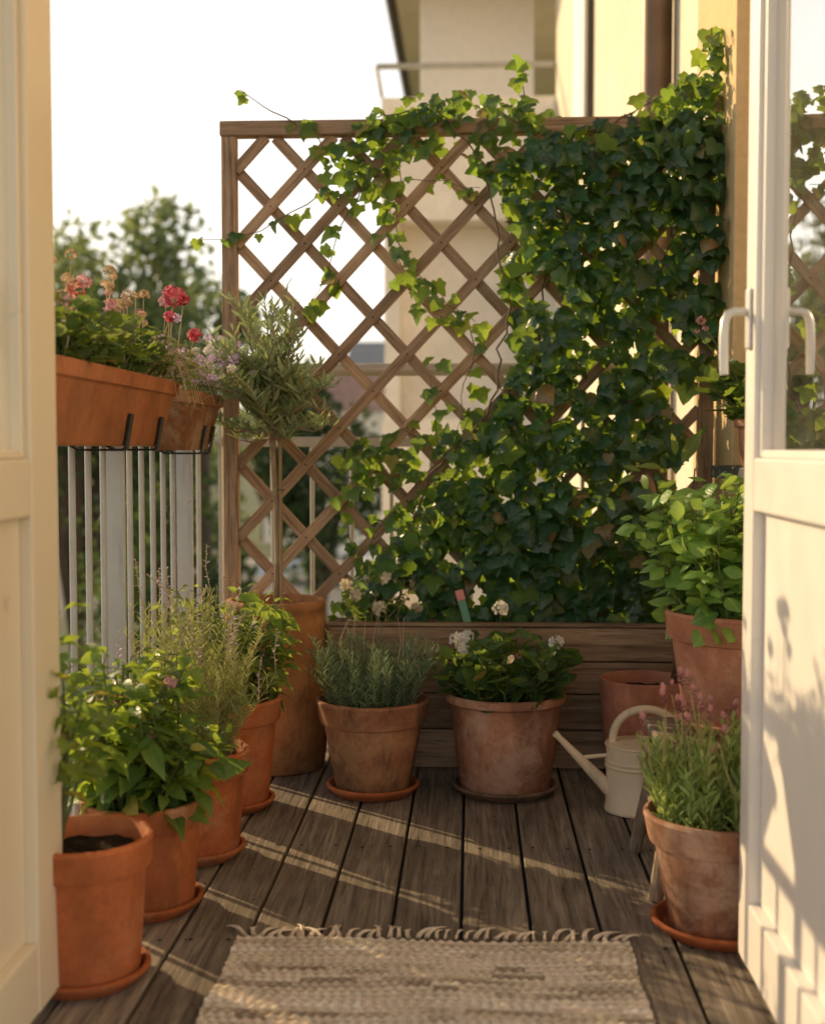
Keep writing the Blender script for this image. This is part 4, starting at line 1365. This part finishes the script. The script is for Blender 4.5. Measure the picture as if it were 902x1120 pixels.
for l in st:
    a = random.random()*6
    for j in range(8):
        t = 0.08+0.92*j/7
        p, tg = sample(l, t)
        a += PI/2+0.2
        sz = 0.047*(1-0.25*(j/7))*random.uniform(0.8, 1.2)
        for q in (0, PI):
            d = Vector((math.cos(a+q), math.sin(a+q), random.uniform(-0.55, 0.55)+0.5*t))+rv(0.2)
            lv.add(p+d*0.012, d, Vector((0, -0.25, 1))+rv(0.45), sz*random.uniform(0.75, 1.2))
stem_mesh(st, 0.0028, 'stem', M['stem'], bs)
lv.build('foliage', L_BASIL, M['basil'], bs)

# J lavender in front
r, zs = potted('potted_lavender', 788, 1018, 0.095, 0.148, 0.222, M['tc_worn'], 'bushy lavender with dusky pink tips in a chalky clay pot by the white door', 'band', 0.06, 0.132, M['tc_plain'], 'orange saucer under the lavender pot by the white door', 'potted plant')
st = stems_of(90, 0.22, 0.06, 0.115, 0.4, 0.010, 6, zs)
lv = LV()
for l in st: leafy(lv, l, 30, 0.034, 0.05, 1.5, 0.2, 0.5)
stem_mesh(st, 0.0016, 'stem', M['stem'], r)
lv.build('foliage', L_LANCE, M['lavender'], r)
# flower spikes, one mesh copied
sp = LV()
for j in range(16):
    a = j*2.4
    z = j/16*0.030
    sp.add((0.003*math.cos(a), 0.003*math.sin(a), z), (math.cos(a), math.sin(a), 0.9), (0, 0, 1), 0.010, 0.2+0.5*random.random())
for j in range(4):
    a = j*PI/2
    sp.add((0, 0, 0.03), (math.cos(a)*0.5, math.sin(a)*0.5, 1), (math.cos(a), math.sin(a), 0), 0.017, 1.0)
o = sp.build('flower_spike', L_OVATE, M['fl_dusky']); spm = o.data; bpy.data.objects.remove(o)
fst = []
for l in st[4::2]:
    e = l[-2]
    tip = e+Vector((random.gauss(0, .014)+e.x*0.12, random.gauss(0, .012)+e.y*0.12, random.uniform(0.03, 0.11)))
    fst.append([e, e.lerp(tip, 0.5)+rv(0.004), tip])
    place(spm, 'flower_spike', r, tip, random.uniform(0.7, 1.0), (random.gauss(0, .15), random.gauss(0, .15), random.random()*6))
stem_mesh(fst, 0.0015, 'flower_stalk', M['straw'], r)

# K geranium on the ledge
gk = empty('potted_geranium', (0.735, 3.32, LEDGE_Z), 'small pink geranium in a little clay pot on the slate ledge', 'potted plant')
zs = add_pot(gk, 0.042, 0.062, 0.125, M['tc_pink'], 'roll')
st = stems_of(26, 0.20, 0.13, 0.04, 0.5, 0.02, 5, zs)
lv = LV()
for l in st: leafy(lv, l, 7, 0.055, 0.25, 0.3, 0.4, 0.5, None, 0.02)
stem_mesh(st, 0.0025, 'stem', M['stem'], gk)
lv.build('foliage', L_GER, M['geranium'], gk)
KO = Vector(gk.location)
for (px, py, s) in ((766, 351, 0.62), (771, 359, 0.42), (762, 362, 0.35)):
    p = at(px, py, 3.30)-KO
    place(me_pnk, 'flower', gk, p, s)
    stem_mesh([[Vector((0, 0, zs)), p*0.6+Vector((0.02, 0, 0.03)), p]], 0.0018, 'flower_stalk', M['stem'], gk)

# potting soil spilt on the boards round the pots
cr = MB()
for (px, py, rr) in ((92, 1070, 0.15), (158, 996, 0.15), (212, 940, 0.14), (249, 881, 0.15), (408, 866, 0.17), (552, 866, 0.19), (703, 861, 0.16), (788, 1018, 0.17)):
    b = floor_at(px, py)
    for i in range(34):
        a = random.random()*2*PI
        q = rr*(0.85+abs(random.gauss(0, 0.35)))
        x, y = b.x+q*math.cos(a), b.y+q*math.sin(a)
        s_ = random.uniform(0.0008, 0.0026)
        v = [(x+s_*dx*random.uniform(.6, 1.3), y+s_*dy*random.uniform(.6, 1.3), 0.0005+s_*dz) for dx, dy, dz in ((1, 0, .3), (0, 1, .3), (-1, 0, .3), (0, -1, .3), (0, 0, 1.2), (0, 0, 0))]
        cr.add(v, [(0, 1, 4), (1, 2, 4), (2, 3, 4), (3, 0, 4), (1, 0, 5), (2, 1, 5), (3, 2, 5), (0, 3, 5)])
tag(cr.build('soil_crumbs', M['soil'], None), 'dark crumbs of potting soil scattered on the deck around the pots', 'soil', None, 'stuff')

# ------------------------------------------------------------------ watering can
wb = floor_at(697, 886)
wc = empty('watering_can', (wb.x, wb.y, 0), 'cream enamel watering can with a long thin spout beside the rose clay pot', 'watering can')
HH, RR = 0.172, 0.082
mb = MB()
mb.lathe([(RR-0.004, 0), (RR+0.002, 0.002), (RR+0.003, 0.008), (RR, 0.012), (RR-0.001, 0.112), (RR+0.0025, 0.116), (RR+0.0025, 0.119), (RR, 0.123), (RR+0.0025, 0.127), (RR+0.0025, 0.130), (RR-0.001, 0.134),
          (RR-0.001, HH-0.006), (RR+0.003, HH-0.003), (RR+0.002, HH+0.001), (RR-0.006, HH+0.002), (RR*0.5, HH+0.008), (0.0001, HH+0.010)], 64)
mb.build('body', M['can'], wc, None, True, 40)
MB().box((-0.0025, -RR-0.0012, 0.013), (0.0025, -RR+0.002, 0.110), 0.0008, Matrix.Rotation(R(24), 4, 'Z')).build('seam', M['can'], wc)
MB().lathe([(0.030, HH+0.0075), (0.033, HH+0.0105), (0.030, HH+0.0115), (0.0001, HH+0.0112)], 32, (0.036, -0.012, 0), 1.0, 0.75).build('filler_opening', M['candark'], wc, None, True)
s0, s1 = Vector((-RR+0.010, -0.005, 0.055)), Vector((-0.212, -0.02, 0.200))
pts = [s0.lerp(s1, t) for t in (0, 0.33, 0.66, 0.93, 0.96, 1.0)]
MB().tube(pts, [0.019, 0.0145, 0.0105, 0.0075, 0.0088, 0.0088], 18).build('spout', M['can'], wc, None, True, 50)
pm_ = s0.lerp(s1, 0.56)
MB().tube([pm_, Vector((-RR+0.003, -0.005, pm_.z+0.006))], 0.0052, 10).build('brace', M['can'], wc, None, True)
hp = []
for i in range(25):
    t = i/24
    a = PI*(1-t)
    hp.append((0.012+0.077*math.cos(a)+0.055*t*t, 0.0, HH-0.005+0.098*math.sin(a)**0.8*(1-0.1*t)-0.075*t**6))
MB().tube(hp, 0.0105, 14).build('handle', M['can'], wc, None, True)

# ------------------------------------------------------------------ rug
rx0, rx1, ry0, ry1 = -0.433, 0.292, 1.60, 2.345
rg = empty('rug', ((rx0+rx1)/2, (ry0+ry1)/2, 0), 'beige striped woven cotton rug with a fringed end lying on the deck', 'rug')
w2_, l2_ = (rx1-rx0)/2, (ry1-ry0)/2
random.seed(5)
row_h, sub = 0.0165, 8
nrows = int(2*l2_/row_h)
nx = 240
base_tones = [random.choice((0.16, 0.34, 0.45, 0.55, 0.6, 0.66, 0.72, 0.8, 0.9, 0.98)) for _ in range(nrows)]
vs, rn, fs = [], [], []
for rI in range(nrows):
    # yarn changes along the row at random places
    cuts, x, t = [], -1.0, base_tones[rI]
    while x < 1.0:
        x += random.uniform(0.04, 0.30)
        cuts.append((x, min(1, max(0.12, t+random.gauss(0, 0.2)))))
    ph = random.random()*6.28
    bulge = random.uniform(0.8, 1.15)
    for j in range(sub+1):
        w = j/sub
        for i in range(nx+1):
            u = i/nx*2-1
            tone = next((q for c_, q in cuts if u <= c_), t)
            y = -l2_+(rI+w)*row_h
            v = y/l2_
            knuckle = 0.70+0.30*math.sin(u*w2_/0.0030+ph+1.2*math.sin(u*11+rI))
            z = 0.0035+0.0065*math.sin(PI*w)**0.7*bulge*knuckle+0.0022*math.sin(u*5+v*4)+0.0016*math.sin(v*17+u*2)+0.0025*max(0, abs(u)-0.9)*math.sin(v*23)
            yy = y+0.0012*math.sin(u*7+1.3)+0.0007*math.sin(u*27+rI)
            xx = u*(w2_+0.0022*math.sin(v*9)+0.0016*(rI % 2)+random.uniform(0, 0.0008))
            vs.append((xx, yy, max(0.001, z)))
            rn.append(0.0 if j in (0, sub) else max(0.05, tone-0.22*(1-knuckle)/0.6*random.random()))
    o_ = rI*(sub+1)*(nx+1)
    for j in range(sub):
        for i in range(nx):
            q = o_+j*(nx+1)+i
            fs.append((q, q+1, q+nx+2, q+nx+1))
rb_ = MB()
rb_.v, rb_.f, rb_.r = vs, fs, rn
rb_.add([(-w2_*0.995, -l2_, 0.0012), (w2_*0.995, -l2_, 0.0012), (w2_*0.995, l2_-0.004, 0.0012), (-w2_*0.995, l2_-0.004, 0.0012)], [(0, 1, 2, 3)], 0.2)
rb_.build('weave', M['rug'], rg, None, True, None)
tm = []
for k in range(6):
    mb = MB()
    sk0 = (-0.010, -0.003, 0.004, 0.010, 0.016, 0.024)[k]
    ln0 = random.uniform(0.05, 0.075)
    for q in range(4):
        pts = []
        cx = random.uniform(-.003, .003)
        sk = sk0+random.gauss(0, 0.006)
        bow = random.uniform(0.001, 0.006)
        for i in range(6):
            t = i/5
            pts.append((cx+sk*t*t+random.gauss(0, .0006), -0.004+t*ln0, max(0.0025, 0.0075+bow*math.sin(PI*t)-0.004*t+0.001*q*(1-t))))
        mb.tube(pts, [0.0016, 0.0019, 0.0016, 0.0018, 0.0014, 0.0008], 6, False)
    o = mb.build('tassel', M['tassel'], rg, None, True, None)
    tm.append(o.data); bpy.data.objects.remove(o)
nT = 40
for k in range(nT):
    o = bpy.data.objects.new('tassel', random.choice(tm)); C.objects.link(o); o.parent = rg
    o.location = (-w2_+0.008+(2*w2_-0.016)*k/(nT-1)+random.gauss(0, .002), l2_-0.002, 0)
    o.rotation_euler = (0, 0, random.gauss(-0.10, 0.24))
    if k in (0, 1): o.rotation_euler.z = 0.45
    if k in (nT-1, nT-2): o.rotation_euler.z = -0.45
random.seed(31)

# ------------------------------------------------------------------ doors
def make_door(name, X, y0, y1, side, label, stile, gz, mk):
    """door leaf in the plane x = X between hinge y0 and leading edge y1; side = +1 when its body lies towards +x"""
    r = empty(name, (X, y0, 0), label, 'door', 'open glazed balcony doors')
    W = y1-y0
    th = 0.052
    def bx(ya, yb, za, zb, xa=0.0, xb=th, bev=0.004):
        lo, hi = (xa, xb) if side > 0 else (-xb, -xa)
        return MB().box((lo, ya, za), (hi, yb, zb), bev)
    zb, zt2 = 0.022, 2.16
    mid0, mid1 = gz-0.092, gz-0.002
    mb = MB()
    for a in (bx(W-stile, W, zb, zt2), bx(0, 0.10, zb, zt2), bx(0.1005, W-stile-0.0005, zb+0.001, zb+0.115, 0.0008, th-0.0008), bx(0.1005, W-stile-0.0005, mid0, mid1, 0.0008, th-0.0008), bx(0.1005, W-stile-0.0005, zt2-0.10, zt2-0.001, 0.0008, th-0.0008)):
        b = len(mb.v); mb.v += a.v; mb.f += [tuple(i+b for i in f) for f in a.f]; mb.r += a.r
    mb.build('frame', M[mk], r, None, False)
    ins = 0.026
    bx(0.1010, W-stile-0.001, zb+0.1155, mid0-0.0005, 0.020, th-0.020, 0.002).build('panel', M[mk], r)
    # glazing bead: a thin picture frame inside the opening
    bd = MB()
    ga, gb, gc, gd = 0.1010, W-stile-0.001, mid1+0.0005, zt2-0.1005
    k = 0.013
    for a in (bx(ga, ga+k, gc, gd, 0.010, th-0.010, 0.003), bx(gb-k, gb, gc, gd, 0.010, th-0.010, 0.003), bx(ga+k+0.0005, gb-k-0.0005, gc, gc+k, 0.011, th-0.011, 0.003), bx(ga+k+0.0005, gb-k-0.0005, gd-k, gd, 0.011, th-0.011, 0.003)):
        b = len(bd.v); bd.v += a.v; bd.f += [tuple(i+b for i in f) for f in a.f]; bd.r += a.r
    bd.build('glazing_bead', M[mk], r)
    bx(W+0.0002, W+0.006, zb+0.01, zt2-0.01, 0.012, 0.024, 0.001).build('seal', M['blackclip'], r)
    gx = th*0.52
    gx = gx if side > 0 else -gx
    me = bpy.data.meshes.new('glass_pane')
    me.from_pydata([(gx, ga+k-0.004, gc+k-0.004), (gx, gb-k+0.004, gc+k-0.004), (gx, gb-k+0.004, gd-k+0.004), (gx, ga+k-0.004, gd-k+0.004)], [], [(0, 1, 2, 3)])
    link('glass_pane', me, M['glass'], r)
    return r, W
make_door('balcony_door', -0.681, 1.50, 2.085, -1, 'cream glazed door leaf in shade opening beside the flower boxes', 0.125, 0.905, 'door_bounce')
rd, W = make_door('balcony_door', 0.476, 1.52, 2.262, 1, 'white glazed door leaf in sun with a curved lever handle', 0.072, 0.905, 'door')
hz = 1.14
hd = MB().box((-0.008, W-0.054, hz-0.052), (-0.0005, W-0.027, hz+0.052), 0.004).build('handle_plate', M['handle'], rd)
pts = [(-0.008, W-0.041, hz+0.012), (-0.030, W-0.041, hz+0.012), (-0.039, W-0.041, hz+0.008), (-0.044, W-0.041, hz-0.004), (-0.046, W-0.041, hz-0.03), (-0.046, W-0.042, hz-0.065), (-0.045, W-0.043, hz-0.095)]
MB().tube(pts, [0.007, 0.007, 0.0072, 0.0075, 0.0078, 0.0078, 0.0072], 14).build('handle_lever', M['handle'], rd, None, True, 60)

# ------------------------------------------------------------------ light
w = bpy.data.worlds.new('World')
scene.world = w
HAZE_FILL = [(27.0, 25.9, 24.6), (23.5, 22.5, 21.2), (20.5, 19.5, 17.8)]
w.use_nodes = True
nt = w.node_tree
nt.nodes.clear()
sky = nt.nodes.new('ShaderNodeTexSky')
sky.sky_type = 'NISHITA'
sky.sun_disc = False
sky.sun_elevation = SUN_EL
sky.sun_rotation = math.atan2(SUN_AZ[0], SUN_AZ[1])
sky.air_density = 1.0
sky.dust_density = 3.5
sky.ozone_density = 1.0
bg = nt.nodes.new('ShaderNodeBackground')
bg.inputs['Strength'].default_value = 0.05
wo = nt.nodes.new('ShaderNodeOutputWorld')
# bright evening haze, raised away from the sun as added fill light
tc = nt.nodes.new('ShaderNodeTexCoord')
dp_ = nt.nodes.new('ShaderNodeVectorMath'); dp_.operation = 'DOT_PRODUCT'
dp_.inputs[1].default_value = (SUN_AZ[0]/_n, SUN_AZ[1]/_n, 0.0)
nt.links.new(tc.outputs['Generated'], dp_.inputs[0])
hz_ = ramp(nt, [(0.0, HAZE_FILL[0]), (0.5, HAZE_FILL[1]), (0.85, HAZE_FILL[2])], math_node(nt, 'ADD', math_node(nt, 'MULTIPLY', dp_.outputs['Value'], 0.5), 0.5))
sz_ = nt.nodes.new('ShaderNodeSeparateXYZ')
nt.links.new(tc.outputs['Generated'], sz_.inputs[0])
el_ = ramp(nt, [(0.30, (1, 1, 1)), (0.62, (0.05, 0.055, 0.065))], sz_.outputs[2])
sk = mix(nt, sky.outputs[0], mix(nt, hz_.outputs[0], el_.outputs[0], 1.0, 'MULTIPLY'), 1.0, 'ADD')
nt.links.new(sk, bg.inputs[0])
nt.links.new(bg.outputs[0], wo.inputs[0])
sd = bpy.data.lights.new('sun', 'SUN')
sd.energy = 5.0
sd.angle = R(0.5)
sd.color = (1.0, 0.74, 0.41)
so = bpy.data.objects.new('sun', sd)
C.objects.link(so)
so.rotation_euler = SUN.to_track_quat('Z', 'Y').to_euler()
so.location = SUN*20

scene.view_settings.view_transform = 'Standard'
scene.view_settings.look = 'None'
scene.view_settings.exposure = 0
scene.view_settings.gamma = 1
scene.cycles.max_bounces = 8
scene.cycles.transparent_max_bounces = 12
scene.cycles.use_denoising = True
